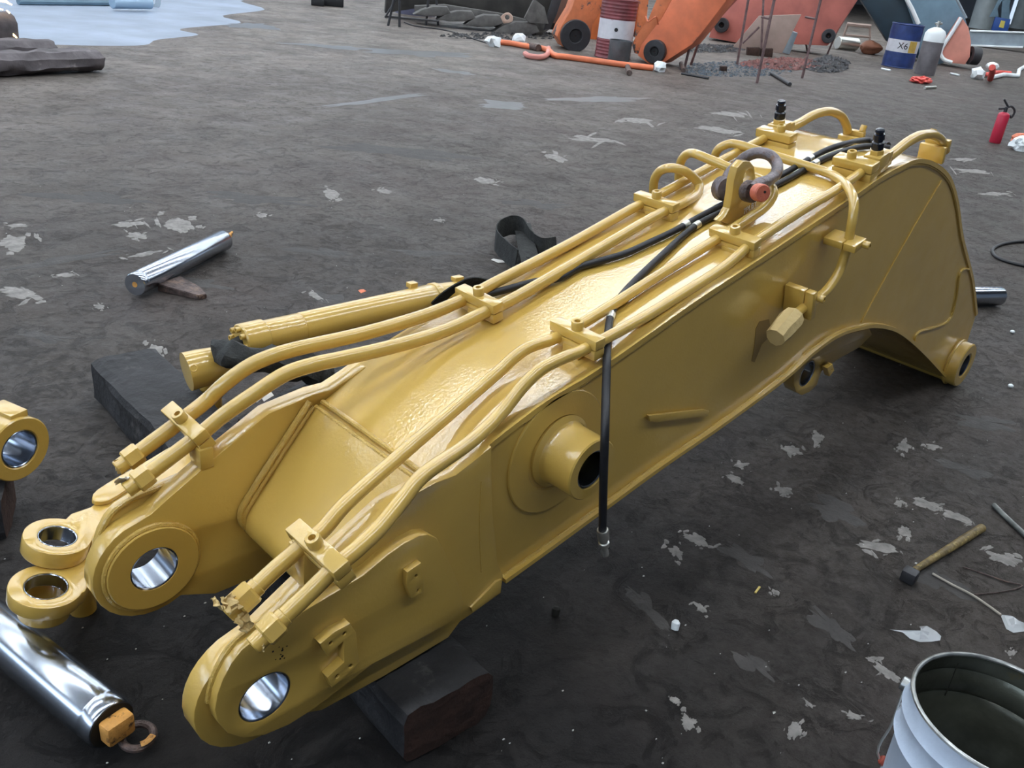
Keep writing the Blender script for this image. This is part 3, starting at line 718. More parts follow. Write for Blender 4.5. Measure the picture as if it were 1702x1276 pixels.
def text_mesh(s, size, depth=.0006):
    cu = bpy.data.curves.new('t', 'FONT'); cu.body = s; cu.size = size; cu.extrude = depth; cu.align_x = 'CENTER'; cu.align_y = 'CENTER'
    ob = bpy.data.objects.new('t', cu); me = bpy.data.meshes.new_from_object(ob); bpy.data.objects.remove(ob)
    return me
def place_text(name, s, size, O, u, n, m, parent, depth=.0006, label=None):
    me = text_mesh(s, size, depth); u = Vector(u).normalized(); n = Vector(n).normalized(); v = n.cross(u).normalized(); u = v.cross(n)
    me.transform(Matrix(((u.x, v.x, n.x, O[0]), (u.y, v.y, n.y, O[1]), (u.z, v.z, n.z, O[2]), (0, 0, 0, 1))))
    return obj(name, me, m, parent, smooth=0, label=label)
place_text('lettering', '7PLBY', .024, Y(1247, 345, LY-.0015), (1, 0, .32), (0, -1, 0), WINK, ll, label='small white painted letters')
# small surface dents and spatter near the eye
bm = bmesh.new()
for i in range(14):
    a = random.uniform(0, 2*PI); q = Y(468, 1085, PADY-.0004)+Vector((random.gauss(0, .008), 0, random.gauss(0, .012)))
    bmesh.ops.create_circle(bm, cap_ends=True, segments=6, radius=random.uniform(.001, .0028), matrix=Matrix.Translation(q) @ Matrix.Rotation(PI/2, 4, 'X'))
obj('paint_speck', bm, DARK, boom, smooth=0, kind='stuff')

# ------------------------------------------------------------------ shackle
pc = hc.copy()
sh = thing('bow_shackle', 'rusty grey bow shackle with red-headed pin through the lifting lug', 'shackle', (hc.x, LY, hc.z-.05))
pin0 = Y(1213, 308, LY+.055+.03); 
A0 = Y(1205, 310, 1.325); A1 = Y(1262, 322, 1.175)
d = (A1-A0).normalized()
bow = [Y(1208, 318, 1.33), Y(1207, 304, 1.335), Y(1213, 288, 1.335), Y(1225, 275, 1.33), Y(1238, 262, 1.315), Y(1258, 254, 1.29), Y(1279, 258, 1.255), Y(1291, 272, 1.225), Y(1290, 288, 1.20), Y(1277, 300, 1.185), Y(1262, 306, 1.18), Y(1250, 316, 1.18)]
obj('bow', tube(bow, .0165, 14, 6, rs=[1.25, 1.1, .95, .95, .95, .95, .95, .95, .95, .95, 1.05, 1.2]), SHK, sh)
obj('pin', cyl(Y(1208, 312, 1.34), Y(1258, 319, 1.17), .0155, 18, .002), SHK, sh)
obj('shackle_eye', lathe([(.0, -.016), (.025, -.016), (.029, -.01), (.029, .010), (.025, .016), (0, .016)], Y(1247, 318, 1.19), d, 20, False), RUST, sh)
obj('shackle_eye', lathe([(.0, -.018), (.030, -.018), (.035, -.01), (.035, .012), (.030, .018), (0, .018)], Y(1203, 313, 1.335), d, 20, False), SHK, sh)
ph = obj('pin_head', lathe([(0, 0), (.022, 0), (.023, .004), (.023, .026), (.020, .029), (0, .029)], Y(1258, 319, 1.165), d, 20, False), REDP, sh, label='faded red pin head')
obj('pin_hole', cyl(Y(1271, 319, 1.138)-d*.004, Y(1271, 319, 1.138)+d*.002, .0035, 10), DARK, ph)

# ------------------------------------------------------------------ hoses on the boom
def onT(px, py, h):
    x = 2.
    for _ in range(30):
        p = Z(px, py, Tz(x)+h) if x < 3.0 else Z(px, py, Tz(2.9)+h)
        x = .5*x+.5*min(max(p.x, .96), 3.1)
    return p
HR = .0094
h1 = [onT(*p, .013) for p in ((1478, 236), (1440, 233), (1405, 239), (1370, 251), (1335, 270), (1300, 290), (1250, 315), (1205, 338), (1160, 362), (1120, 384), (1080, 403), (1040, 421), (1000, 433), (960, 445), (930, 462), (890, 468), (845, 480), (800, 492))]
h1[0].z -= .01
o = obj('hydraulic_hose', tube(h1, HR, 12, 6), RUB, None, label='black rubber hose crossing the boom top to the far edge', cat='hose', group=None)
def ferrule(P, px, py, parent, h=.013):
    q, t = near_pt(P, onT(px, py, h)); return obj('hose_band', cyl(q-t*.011, q+t*.011, HR*1.12, 16, .001), ZINC, parent, label='silver metal band')
ferrule(h1, 1344, 263, o); ferrule(h1, 1139, 372, o)
h2 = [onT(*p, .0115) for p in ((1478, 246), (1445, 243), (1410, 249), (1378, 260), (1350, 274), (1310, 297), (1260, 322), (1215, 345), (1180, 362), (1158, 374), (1135, 392), (1105, 420), (1075, 448), (1045, 478), (1025, 503), (1016, 522), (1012, 541), (1010, 562), (1009, 582))]
h2 += [Y(1008.5, 604, 1.058), Y(1008, 625, 1.040), Y(1007, 655, 1.015), Y(1006, 695, .975), Y(1005, 735, .955), Y(1003, 800, .95), Y(1001.5, 882, .95)]
o2 = obj('hydraulic_hose', tube(h2, HR, 12, 6), RUB, None, label='black rubber hose hanging straight down over the boom side', cat='hose')
ferrule(h2, 1357, 270, o2); ferrule(h2, 1158, 374, o2); ferrule(h2, 1015, 524, o2)
a, b = Y(1001.5, 880, .95), Y(1006, 926, .95); d = (b-a).normalized()
obj('hose_fitting', lathe([(0, 0), (.013, 0), (.0135, .004), (.0135, .030), (.010, .034), (.010, .040), (.0125, .042), (.0125, .054), (.008, .058), (.008, .070), (.0095, .073), (.0095, .085), (0, .087)], a, d, 16, False), ZINC, o2, label='bright zinc end fitting')

# ------------------------------------------------------------------ timbers under and beside the boom
P0, P1 = Z(155, 665), Z(655, 1262)
dirv = (P1-P0).normalized(); rot = math.atan2(dirv.y, dirv.x); per = Vector((-dirv.y, dirv.x, 0))
if per.x < 0: per = -per
wdt, hgt = .20, .145
def sleeper(name, a, b, w_, h_, label, seed, m=WOOD, group=None, cuts=(40, 6, 4), z0=0, endm=None):
    dv = (b-a); Ln = dv.length; dv.normalize(); pr = Vector((-dv.y, dv.x, 0))
    if pr.dot(per) < 0: pr = -pr
    c_ = (a+b)/2+pr*w_/2+Vector((0, 0, h_/2+z0))
    bm = rough_box(c_, (Ln, w_, h_), math.atan2(dv.y, dv.x), .008, cuts, .012, seed)
    mn = min(v.co.z for v in bm.verts)
    for v in bm.verts: v.co.z += z0+.0005-mn
    o_ = obj(name, bm, [m, endm or WOODE], None, smooth=0, label=label, cat='timber', group=group)
    for p_ in o_.data.polygons:
        if abs(p_.normal.dot(dv)) > .75 and endm is not False: p_.material_index = 1
    return o_
sleeper('timber_sleeper', P0, P1+dirv*.03, .225, .142, 'long black tarred timber sleeper lying across under the boom fork', 1)
# dark timber at the left edge under the steel tube
qa, qb = Z(-40, 900), Z(28, 882)
sleeper('timber_block', Z(-190, 925), Z(12, 903), .20, .12, 'short dark timber block at left edge under the yellow bored tube', 4, cuts=(10, 4, 3))

# ------------------------------------------------------------------ far left logs
for i, (a, b, h_, w_, z0, lb) in enumerate([((-60, 134), (177, 122), .17, .35, 0, 'longest dusty brown timber lying in front at far left'),
        ((-60, 112), (100, 108), .20, .28, 0, 'middle dusty timber behind the longest one at far left'),
        ((-60, 96), (36, 92), .38, .35, 0, 'highest squared timber behind the others at left edge')]):
    bm_a, bm_b = Z(*a), Z(*b)
    dv = (bm_b-bm_a).normalized(); pr = Vector((-dv.y, dv.x, 0)); pr = pr if pr.dot(bm_a) > 0 else -pr
    c_ = (bm_a+bm_b)/2+pr*w_/2+Vector((0, 0, h_/2))
    bm = rough_box(c_, ((bm_b-bm_a).length, w_, h_), math.atan2(dv.y, dv.x), .018, (24, 4, 3), .05, i+11)
    mn = min(v.co.z for v in bm.verts)
    for v in bm.verts: v.co.z += .001-mn
    obj('old_timber', bm, LOG, None, smooth=50, label=lb, cat='timber', group='old timbers at the far left')
# welding sparks falling behind the logs
bm = bmesh.new(); v0 = VP(20, 92)
for a, b in [((0, 33), (27, 62)), ((0, 35), (20, 60)), ((2, 0), (20, 8)), ((8, 0), (17, 7)), ((0, 2), (10, 3)), ((11, 17), (16, 22)), ((17, 52), (28, 63)), ((0, 15), (5, 16)), ((14, 50), (24, 60))]:
    t_ = join(bm, tube([v0(*a), v0(*b)], .006, 6, 0)); bm = t_
obj('welding_sparks', bm, SPARK, None, label='orange welding sparks streaking down above timbers at far left', cat='sparks', kind='stuff')

# ------------------------------------------------------------------ loose pins
def pin_shaft(a, b, r, label, lift=0., name='steel_pin'):
    th = thing(name, label, 'pin', ((a+b)/2-Vector((0, 0, r+lift))))
    L_ = (b-a).length
    obj('shaft', lathe([(0, 0), (r*.94, 0), (r, .006), (r, .035), (r*.985, .038), (r, .041), (r, L_-.006), (r*.94, L_), (0, L_)], a, b-a, 48, False), CHR, th)
    return th
def zc(px, py, z): return Z(px, py, z)
r = .050
a = zc(225, 472, .052); b = zc(378, 396, .055)
r = (zc(205, 470, .05)-zc(244, 474, .05)).length/2
r = min(max(r, .045), .056)
a = zc(224, 473, r+.012); b = zc(372, 399, r+.004)
t1 = pin_shaft(a, b, r, 'polished steel pin lying alone behind the boom with rusty tip')
d = (b-a).normalized()
obj('rusty_lug', tube([b-d*.005, b+d*.03, b+d*.06+Vector((0, 0, .01)), b+d*.085+Vector((0, 0, .02))], .014, 10, 3, rs=[1.2, 1, .8, .4]), RSTY, t1)
obj('centre_hole', cyl(a-d*.001, a+d*.01, .012, 16), RSTY, t1)
wdg = [Z(262, 484), Z(300, 470), Z(333, 484), Z(344, 496), Z(330, 499)]
bm = bmesh.new(); lo = [bm.verts.new(p+Vector((0, 0, .0005))) for p in wdg]; hi = [bm.verts.new(p+Vector((0, 0, .035 if i < 2 else .022))) for i, p in enumerate(wdg)]
bm.faces.new(lo); bm.faces.new(hi)
for i in range(5): bm.faces.new((lo[i], lo[(i+1) % 5], hi[(i+1) % 5], hi[i]))
bmesh.ops.recalc_face_normals(bm, faces=bm.faces); bmesh.ops.bevel(bm, geom=list(bm.edges), offset=.003, segments=2, affect='EDGES')
obj('steel_wedge', bm, RUST, None, label='dark flat steel wedge propping the lone steel pin', cat='wedge')
# big pin lower left with rusty keeper ring
a = zc(-62, 1001, .060); b = zc(186, 1222-18, .060)
e1 = zc(168, 1226, .058); e2 = zc(226, 1180, .058)
r = .052
t1 = pin_shaft(b, a, r, 'thick polished steel pin at lower left with rusty keeper ring')
d = (b-a).normalized(); sd = Vector((-d.y, d.x, 0))
obj('end_face', cyl(b-d*.001, b+d*.0015, r*.9, 32), DARK, t1)
obj('keeper_plate', box(b+d*.018+Vector((0, 0, .006)), (.035, .06, .05), d, sd, .008), RSTY, t1)
rc = Z(229, 1227, .022)
bm = ring(rc, Vector((0, 0, 1))+d*.10, .022, .037, .014, 32, .004)
kr = obj('keeper_ring', bm, RUST, t1)
obj('rust_flake', tube([rc+d*.028+sd*-.012+Vector((0, 0, .015)), rc+d*.032+Vector((0, 0, .016)), rc+d*.028+sd*.016+Vector((0, 0, .016))], .007, 8, 4, flat=((0, 0, 1), .3, 1)), RSTY, kr)
# pin sticking out at right behind the boom foot
a = Z(1560, 492, .055); b = Z(1662, 492, .055)
pin_shaft(a, b, .052, 'polished steel pin poking out behind the boom foot')

# ------------------------------------------------------------------ forged links at the left (lie under the fork)
def link(name, label, eyepx, ztop, th_, outline, arm_end, r_eye, r_hole, nrm, boss=None):
    E_ = Z(*eyepx, ztop)
    pass
def flat_link(label, ez, outline, hole, rh, ztop, slope=(0, 0), thick=.04):
    """horizontal-ish forged plate: pixels traced on a plane of height ztop tilted slightly"""
    n_ = Vector((-slope[0], -slope[1], 1)).normalized(); O = Z(*hole, ztop)
    def pt(px, py):
        dd = Vector(ray(px, py)); C_ = Vector(CAM); return C_+dd*((O-C_).dot(n_)/dd.dot(n_))
    P = [pt(*p) for p in outline]
    return P, n_, O, pt
def link_outline(pt, O, hole_px, rout, arm, skip):
    """round eye followed by arm pixels; skip = (start, end) px angle range (deg, y down) left open for the arm"""
    ax = (pt(hole_px[0]+10, hole_px[1])-O).normalized(); ay = (pt(hole_px[0], hole_px[1]+10)-O); ay = (ay-ax*ay.dot(ax)).normalized()
    P = []
    a0, a1 = skip
    for k in range(33):
        t = math.radians(a1+(360-(a1-a0))*k/32); P.append(O+ax*rout*math.cos(t)+ay*rout*math.sin(t))
    return P+[pt(*p) for p in arm]
# upper link (its arm runs on behind the far fork plate)
_, n_, O, pt = flat_link('', 0, [(0, 0)], (96, 890), 0, .24, (-.25, .10))
P = link_outline(pt, O, (96, 890), .070, [(118, 853), (150, 842), (185, 816), (230, 781), (300, 735), (372, 690), (384, 702), (330, 765), (290, 795), (255, 815), (222, 848), (190, 872), (165, 888), (154, 902)], (-72, 16))
th = thing('forged_link', 'yellow forged link with open eye, the farther of two beside the fork', 'link', (O.x+.3, O.y+.2, 0))
obj('link_bar', plate(P, -n_, .040, holes=[(O, .040)], bev=.004), YEL, th, smooth=40)
obj('bore_bushing', ring(O-n_*.001, -n_, .0372, .0405, .038), BORE, th)
q = [pt(*p) for p in ((157, 840), (152, 832), (160, 820), (200, 795), (245, 770), (300, 738), (310, 748), (262, 780), (215, 815), (180, 838))]
obj('raised_rib', plate(q, n_, .012, bev=.003, smooth=2), YEL, th)
# lower link
_, n_, O, pt = flat_link('', 0, [(0, 0)], (77, 973), 0, .20, (-.20, .10))
P = link_outline(pt, O, (77, 973), .073, [(104, 938), (145, 925), (185, 892), (240, 850), (255, 880), (200, 935), (172, 956), (150, 966), (142, 982)], (-70, 18))
th = thing('forged_link', 'yellow forged link with open eye, the nearer of two, touching the fork', 'link', (O.x+.2, O.y+.1, 0))
obj('link_bar', plate(P, -n_, .034, holes=[(O, .043)], bev=.004), YEL, th, smooth=40)
obj('bore_bushing', ring(O-n_*.001, -n_, .040, .0435, .032), BORE, th)
obj('lower_boss', ring(O-n_*.034+Vector((.012, .02, 0)), -n_, .036, .052, .060), YEL, th)
obj('support_leg', cyl((O.x+.10, O.y+.12, 0), (O.x+.10, O.y+.12, O.z-.05), .03, 20), YEL, th)
obj('torn_paper', None or tube([Z(428, 664, .20), Z(440, 655, .22), Z(447, 662, .21)], .02, 8, 4, flat=((0, 0, 1), .2, 1)), PAPER, None, label='white torn paper scrap seen between the fork pipes', cat='paper')

# yellow bored tube at the left edge
ctr = Y(34, 745, 1.62) if False else VP(34, 800, -8)(34, 745)
def disc_dir(): return Vector((-.42, -.80, .12)).normalized()
vpl = Z(30, 800, .30); ax_ = Vector((.50, .86, 0)).normalized()
fc = Z(34, 747, .215)
th = thing('bored_tube', 'yellow bored end tube on a dark block at the left edge', 'tube', (fc.x, fc.y, 0))
axv = Vector((-.35, .93, .02)).normalized()
obj('tube_body', ring(fc, axv, .052, .088, .17, 48, .003), YEL, th)
obj('bore_bushing', ring(fc+axv*.002, axv, .047, .0525, .165, 48), BORE, th)
obj('grease_block', box(fc+axv*.06+Vector((.02, 0, .088)), (.09, .05, .02), axv, Vector((0, 0, 1)).cross(axv), .004), YEL, th)
bolt('bolt', fc+axv*.045+Vector((-.03, -.01, .085)), Vector((-.3, -.1, 1)), .01, .012, th, ZINC)

# ------------------------------------------------------------------ hydraulic cylinder behind the boom
CA = VP(430, 640)
ca = Z(425, 562, .30); cb = Z(728, 492, .30)
d = (cb-ca).normalized(); rc_ = .052
th = thing('hydraulic_cylinder', 'yellow hydraulic cylinder lying behind the boom fork, wrapped in black cloth', 'cylinder', ((ca+cb)/2-Vector((0, 0, .30))))
obj('barrel', lathe([(0, .02), (rc_, .02), (rc_, .0), (rc_*1.0, .16), (rc_*.95, .165), (rc_*1.0, .17), (rc_*1.0, (cb-ca).length), (rc_*.93, (cb-ca).length+.006), (0, (cb-ca).length+.01)][1:], ca, d, 40, False), YEL, th)
ln = (cb-ca).length
obj('head_collar', cyl(ca-d*.055, ca+d*.03, .058, 40, .004), YEL, th)
u_, v_, n__ = frame(d)
for k in range(8):
    t_ = 2*PI*k/8; q = ca-d*.055+u_*.043*math.cos(t_)+v_*.043*math.sin(t_)
    bolt('bolt', q, -d, .0095, .014, th)
obj('barrel_ring', ring(cb-d*.03, d, rc_*.9, rc_*1.06, .02), YEL, th)
obj('base_neck', lathe([(rc_*.95, 0), (rc_*.8, .08), (rc_*.62, .20), (0, .21)], cb, d, 32, False), YEL, th)
obj('port_block', box(cb-d*.085+Vector((-.02, .03, .055)), (.035, .03, .02), d, u_, .003), YEL, th)
obj('port_block', box(cb+d*.12+Vector((-.01, .02, .045)), (.045, .03, .018), d, u_, .003), YEL, th)
re = Z(330, 610, .24)
obj('rod', cyl(ca-d*.04, re, .024, 24), DARK, th)
d2 = (re-ca).normalized()
obj('rod_end', lathe([(.0, 0), (.042, 0), (.052, .01), (.060, .08), (.062, .125), (0, .128)], Z(376, 600, .25), (Z(280, 626, .23)-Z(376, 600, .25)), 36, False), YEL, th)
gq = Z(322, 612, .29)
obj('grease_port', ring(gq, (ray(322, 612)*-1), .007, .012, .010, 20), YEL, th)
obj('rod_support', cyl((re.x+.05, re.y+.03, 0.001), (re.x+.05, re.y+.03, .2), .035, 16), YEL, th)
wrapP = [Z(*p) for p in ((354, 576, .33), (372, 572, .33), (396, 584, .33), (420, 600, .31), (440, 622, .28))]
cl = tube([Z(362, 575, .30), Z(385, 588, .32), Z(412, 596, .31), (Z(450, 600, .28)), Z(490, 610, .22), Z(540, 618, .16)], .045, 12, 5, flat=((0, 0, 1), .8, 1.0), rs=[.7, 1.1, 1., 1.1, 1.3, 1.1])
for v in cl.verts: v.co += Vector((noise.noise(v.co*22), noise.noise(v.co*22+Vector((4, 0, 0))), noise.noise(v.co*22+Vector((0, 4, 0)))))*.02
obj('wrapping_cloth', cl, SLING, None, smooth=40, label='dark crumpled cloth wrapped round the cylinder rod end', cat='cloth')
# dark webbing passing over cylinder base
bnd = tube([Z(722, 508, .28), Z(748, 484, .37), Z(775, 470, .40), Z(800, 472, .38), Z(828, 480, .34)], .030, 10, 5, flat=((0, 0, 1), .25, 1.1))
obj('webbing_sling', bnd, SLING, None, label='dark webbing strap laid over the cylinder base beside the boom', cat='sling')
# second timber/steel shapes below the boom between the pipes
sleeper('timber_block', Z(395, 745), Z(560, 640), .22, .11, 'dark timber offcut under the cylinder beyond the fork pipes', 6, cuts=(12, 4, 3))

# black sling loop behind the boom
th = thing('sling_loop', 'coiled black webbing sling standing in a loop behind the boom', 'sling', Z(870, 425))
def ribbon(P, w_, t_=.004, up=(0, 0, 1), tw=None):
    Q = catmull(P, 6); bm = bmesh.new(); R_ = []
    for i, q in enumerate(Q):
        u2 = Vector(up); 
        if tw: u2 = Vector(tw[0]).lerp(Vector(tw[1]), i/(len(Q)-1))
        u2.normalize(); t = (Q[min(i+1, len(Q)-1)]-Q[max(i-1, 0)]).normalized(); s = t.cross(u2).normalized()
        R_.append([bm.verts.new(q+u2*a*w_/2+s*b*t_/2+s*.004*noise.noise(q*30)) for a, b in ((-1, -1), (1, -1), (1, 1), (-1, 1))])
    for A, B_ in zip(R_, R_[1:]):
        for k in range(4): bm.faces.new((A[k], A[(k+1) % 4], B_[(k+1) % 4], B_[k]))
    bm.faces.new(R_[0][::-1]); bm.faces.new(R_[-1]); bmesh.ops.recalc_face_normals(bm, faces=bm.faces); return bm
loop = [Z(858, 432, .06), Z(838, 415, .06), Z(824, 398, .07), Z(829, 383, .08), Z(850, 374, .09), Z(868, 378, .09), Z(878, 392, .08), Z(888, 404, .07), Z(903, 412, .06), Z(925, 410, .05)]
obj('loop_band', ribbon(loop, .11, .006, tw=((.1, 0, 1), (0, .3, 1))), SLING, th, smooth=40)
obj('inner_band', ribbon([Z(868, 372, .05), Z(872, 392, .07), Z(876, 412, .06), Z(882, 436, .04)], .10, .006, up=(.8, -.5, .1)), SLING, th, smooth=40)
obj('flat_tail', ribbon([Z(850, 425, .02), Z(880, 435, .03), Z(915, 428, .03), Z(950, 415, .02)], .09, .006, up=(.3, -.8, .5)), SLING, th, smooth=40)

# ------------------------------------------------------------------ pail lower right
pc_ = Vector((1.539, .139, 0)); PRr = .160; PH = .37
th = thing('paint_pail', 'dented pale blue metal pail, open and empty, at lower right', 'pail', pc_)
pts = [(.0, 0), (.135, 0), (.140, .004), (.1425, .10), (.146, .115), (.1435, .125), (.1475, .25), (.157, .262), (.1505, .274), (.1515, .308), (.1585, .320), (.1525, .332), (.155, .362), (.1535, .362), (.151, .332), (.1565, .320), (.150, .308), (.149, .274), (.155, .262), (.146, .25), (.141, .02), (0, .012)]
pts = [(r_*1.03, h_) for r_, h_ in pts]
bm = lathe(pts, pc_, (0, 0, 1), 72, False)
me_ = obj('pail_body', bm, [PAIL, PAILIN], th, smooth=50)
for p_ in me_.data.polygons:
    c_ = p_.center; rad = Vector((c_.x, c_.y, 0)); nr = Vector((p_.normal.x, p_.normal.y, 0))
    if nr.dot(rad) < 0 and c_.z > .01 or (p_.normal.z > .8 and c_.z < .05 and rad.length < .14): p_.material_index = 1
obj('pail_rim', lathe([(.1555+.0045*math.cos(t), .363+.0045*math.sin(t)) for t in np.linspace(0, 2*PI, 10)[:-1]], pc_, (0, 0, 1), 72), PAILR, th)
ear = Z(1497, 1150, .30); left = Vector((pc_.x-0, pc_.y, 0))
cd = (Vector((Z(1506, 1165, .28).x, Z(1506, 1165, .28).y, 0))-pc_).normalized()
e0 = pc_+cd*.165+Vector((0, 0, .315)); e1 = pc_+cd*.19+Vector((0, 0, .10)); e1 = Z(1462, 1262, .14)
obj('pail_ear', cyl(e0-cd*.012, e0+cd*.008, .014, 20, .002), PAILR, th)
obj('wire_handle', tube([e0, e0+(e1-e0)*.5, e1, e1+Vector((.03, -.12, -.04)), e1+Vector((.13, -.20, -.05))], .0025, 8, 6), ZINC, th)
obj('handle_grip', cyl(e1+Vector((0, 0, .004)), e1+Vector((.02, -.075, -.03)), .010, 14, .003), mat('grip_red', (.30, .05, .03), .5), th, label='dark red wooden grip')
# bent seam inside pail
obj('seam_line', tube([pc_+Vector((.10, .11, .03))*1.0, pc_+Vector((.105, .115, .34))], .0012, 6, 0), DARK, th)

# ------------------------------------------------------------------ hammer, rods, scraps on the right
th = thing('hammer', 'old hammer with flaking yellow handle lying on the floor at right', 'hammer', Z(1560, 920))
a, b = Z(1519, 948, .018), Z(1632, 877, .014)
obj('handle', tube([a, a.lerp(b, .3), a.lerp(b, .7), b], .0125, 14, 4, rs=[.75, .9, 1.12, 1.1]), HAMW, th)
hp, hq = Z(1500, 950, .022), Z(1524, 962, .022)
bm = join(cyl(hp, hq, .0165, 8, .003), box((hp+hq)/2, (.04, .036, .04), hq-hp, (0, 0, 1), .004))
for v in bm.verts: v.co.z = max(v.co.z, .001)
obj('head', bm, DGREY, th)
obj('steel_rod', tube([Z(1652, 839, .010), Z(1675, 862, .010), Z(1712, 896, .010)], .0085, 12, 3), mat('steel_grey_rod', (.22, .23, .22), .45, .6, nscale=30, namt=.4), None, label='dull grey steel rod at right edge above the hammer', cat='rod')
tw = tube([Z(*p, .006) for p in ((1550, 953), (1580, 970), (1615, 988), (1645, 1008), (1664, 1022))], .0035, 8, 4)
obj('thin_stick', tw, mat('pale_stick', (.38, .34, .28), .7), None, label='pale thin stick between the hammer and plastic scrap', cat='stick')
obj('bent_wire', tube([Z(*p, .004) for p in ((1600, 942), (1640, 955), (1675, 967), (1698, 972), (1690, 978), (1660, 984), (1620, 988))], .0022, 6, 5), RUST, None, label='thin rusty wire bent double beside the pale stick', cat='wire')
def film(pts, seed, hgt_=.018):
    P = [Z(*p) for p in pts]; c_ = sum(P, Vector())/len(P); bm = bmesh.new(); R_ = []
    for k in (1., .72, .40): R_.append([bm.verts.new(c_+(p-c_)*k+Vector((0, 0, .001+hgt_*(1.1-k)*(.7+.8*noise.noise(p*40+Vector((seed, k*9, 0))))))) for p in P])
    cc = bm.verts.new(c_+Vector((0, 0, hgt_*.8))); n_ = len(P)
    for A, B_ in zip(R_, R_[1:]):
        for i in range(n_): bm.faces.new((A[i], A[(i+1) % n_], B_[(i+1) % n_], B_[i]))
    for i in range(n_): bm.faces.new((R_[-1][i], R_[-1][(i+1) % n_], cc))
    return bm
obj('plastic_scrap', film([(1478, 1047), (1500, 1049), (1510, 1055), (1530, 1054), (1528, 1042), (1540, 1041), (1556, 1050), (1564, 1058), (1562, 1065), (1548, 1067), (1528, 1068), (1512, 1062), (1500, 1052)], 1), PLAST, None, smooth=20, label='torn clear plastic scrap on the floor above the pail', cat='plastic')
obj('plastic_scrap', film([(1662, 1022), (1680, 1024), (1702, 1036), (1704, 1050), (1684, 1052), (1672, 1046)], 2), PLAST, None, smooth=20, label='crumpled clear plastic film at right end of the pale stick', cat='plastic')
obj('hose_coil', tube([Z(*p, .010) for p in ((1712, 401), (1685, 402), (1662, 407), (1650, 415), (1654, 425), (1672, 434), (1700, 441), (1715, 443))], .0105, 10, 5), RUB, None, label='loop of black hose at right edge behind the boom foot', cat='hose')
for i, (px, py) in enumerate(((924, 1015), (1123, 1038))):
    c_ = Z(px, py, .012); o = obj('plug_cap', lathe([(0, -.012), (.010, -.012), (.011, .006), (.006, .012), (0, .012)], c_, (.3, .2, 1), 14, False), [WHT, DARK][0] if i else DARK, None,
        label=('small dark plug with pale face on floor by the boom' if i == 0 else 'small clear plastic plug on floor right of the boom'), cat='plug')
obj('wood_chip', box(Z(1259, 980, .004), (.035, .006, .004), (1, .2, 0), (0, 1, 0), .001), mat('straw', (.55, .42, .12), .7), None, label='small yellow splinter on the floor right of hanging hose', cat='splinter')
for i, (px, py, lb) in enumerate(((1683, 551, 'small white foam bead nearest the steel pin at right'), (1680, 641, 'small white foam bead on floor farther from steel pin'))):
    obj('foam_bead', blob(Z(px, py, .009), (.012, .012, .009), 2, .15), WHT, None, smooth=60, label=lb, cat='bead')
obj('plastic_flake', film([(816, 432), (820, 430), (842, 434), (845, 436), (828, 437)], 5, .008), CHIP, None, smooth=0, label='pale flat splinter in front of the sling loop', cat='splinter')
obj('orange_chip', film([(595, 483), (604, 481), (609, 484), (600, 488)], 7, .010), ORG, None, smooth=0, label='small orange chip on floor above the hydraulic cylinder', cat='chip')

# ------------------------------------------------------------------ fire extinguisher and bag
base = Z(1653, 237); 
th = thing('fire_extinguisher', 'red fire extinguisher standing alone on the floor at right', 'extinguisher', base)
vz = VP(1653, 237); topz = vz(1668, 186).z; er = (vz(1643, 230)-vz(1663.5, 230)).length/2
obj('cylinder_body', lathe([(0, 0), (er*.9, 0), (er, er*.15), (er, topz*.90), (er*.85, topz*.96), (er*.4, topz), (0, topz)], base, (0, 0, 1), 28, False), FRED, th, smooth=40)
hz = base+Vector((0, 0, topz)); vr = Vector(R[:, 0]); vr.z = 0; vr.normalize()
obj('valve', cyl(hz-Vector((0, 0, .02)), hz+Vector((0, 0, .06)), er*.32, 16, .004), DGREY, th)
obj('lever', tube([hz+vr*er*-1.3+Vector((0, 0, .03)), hz+Vector((0, 0, .045)), hz+vr*er*.3+Vector((0, 0, .06))], .012, 8, 3), DGREY, th)
obj('lever', tube([hz+vr*er*-.9+Vector((0, 0, .14)), hz+Vector((0, 0, .08)), hz+vr*er*.3+Vector((0, 0, .06))], .012, 8, 3), DGREY, th)
obj('nozzle_hose', tube([hz+Vector((0, 0, .05)), hz+vr*er*.9+Vector((0, 0, .07)), hz+vr*er*1.7+Vector((0, 0, .02)), hz+vr*er*1.5+Vector((0, 0, -.05)), hz+vr*er*1.05+Vector((0, 0, -.03))], .013, 8, 5), DGREY, th)
v = VP(1695, 250)
obj('white_bag', blob(v(1697, 240), (.10, .10, .10), 3, .5, 2.2, 3), WHT, None, smooth=30, label='crumpled white plastic bag at right edge by the extinguisher', cat='bag')
obj('orange_cloth', blob(Z(1700, 232, .07), (.16, .12, .07), 3, .5, 2., 5), ORG, None, smooth=30, label='orange cloth at the right edge behind the white bag', cat='cloth')

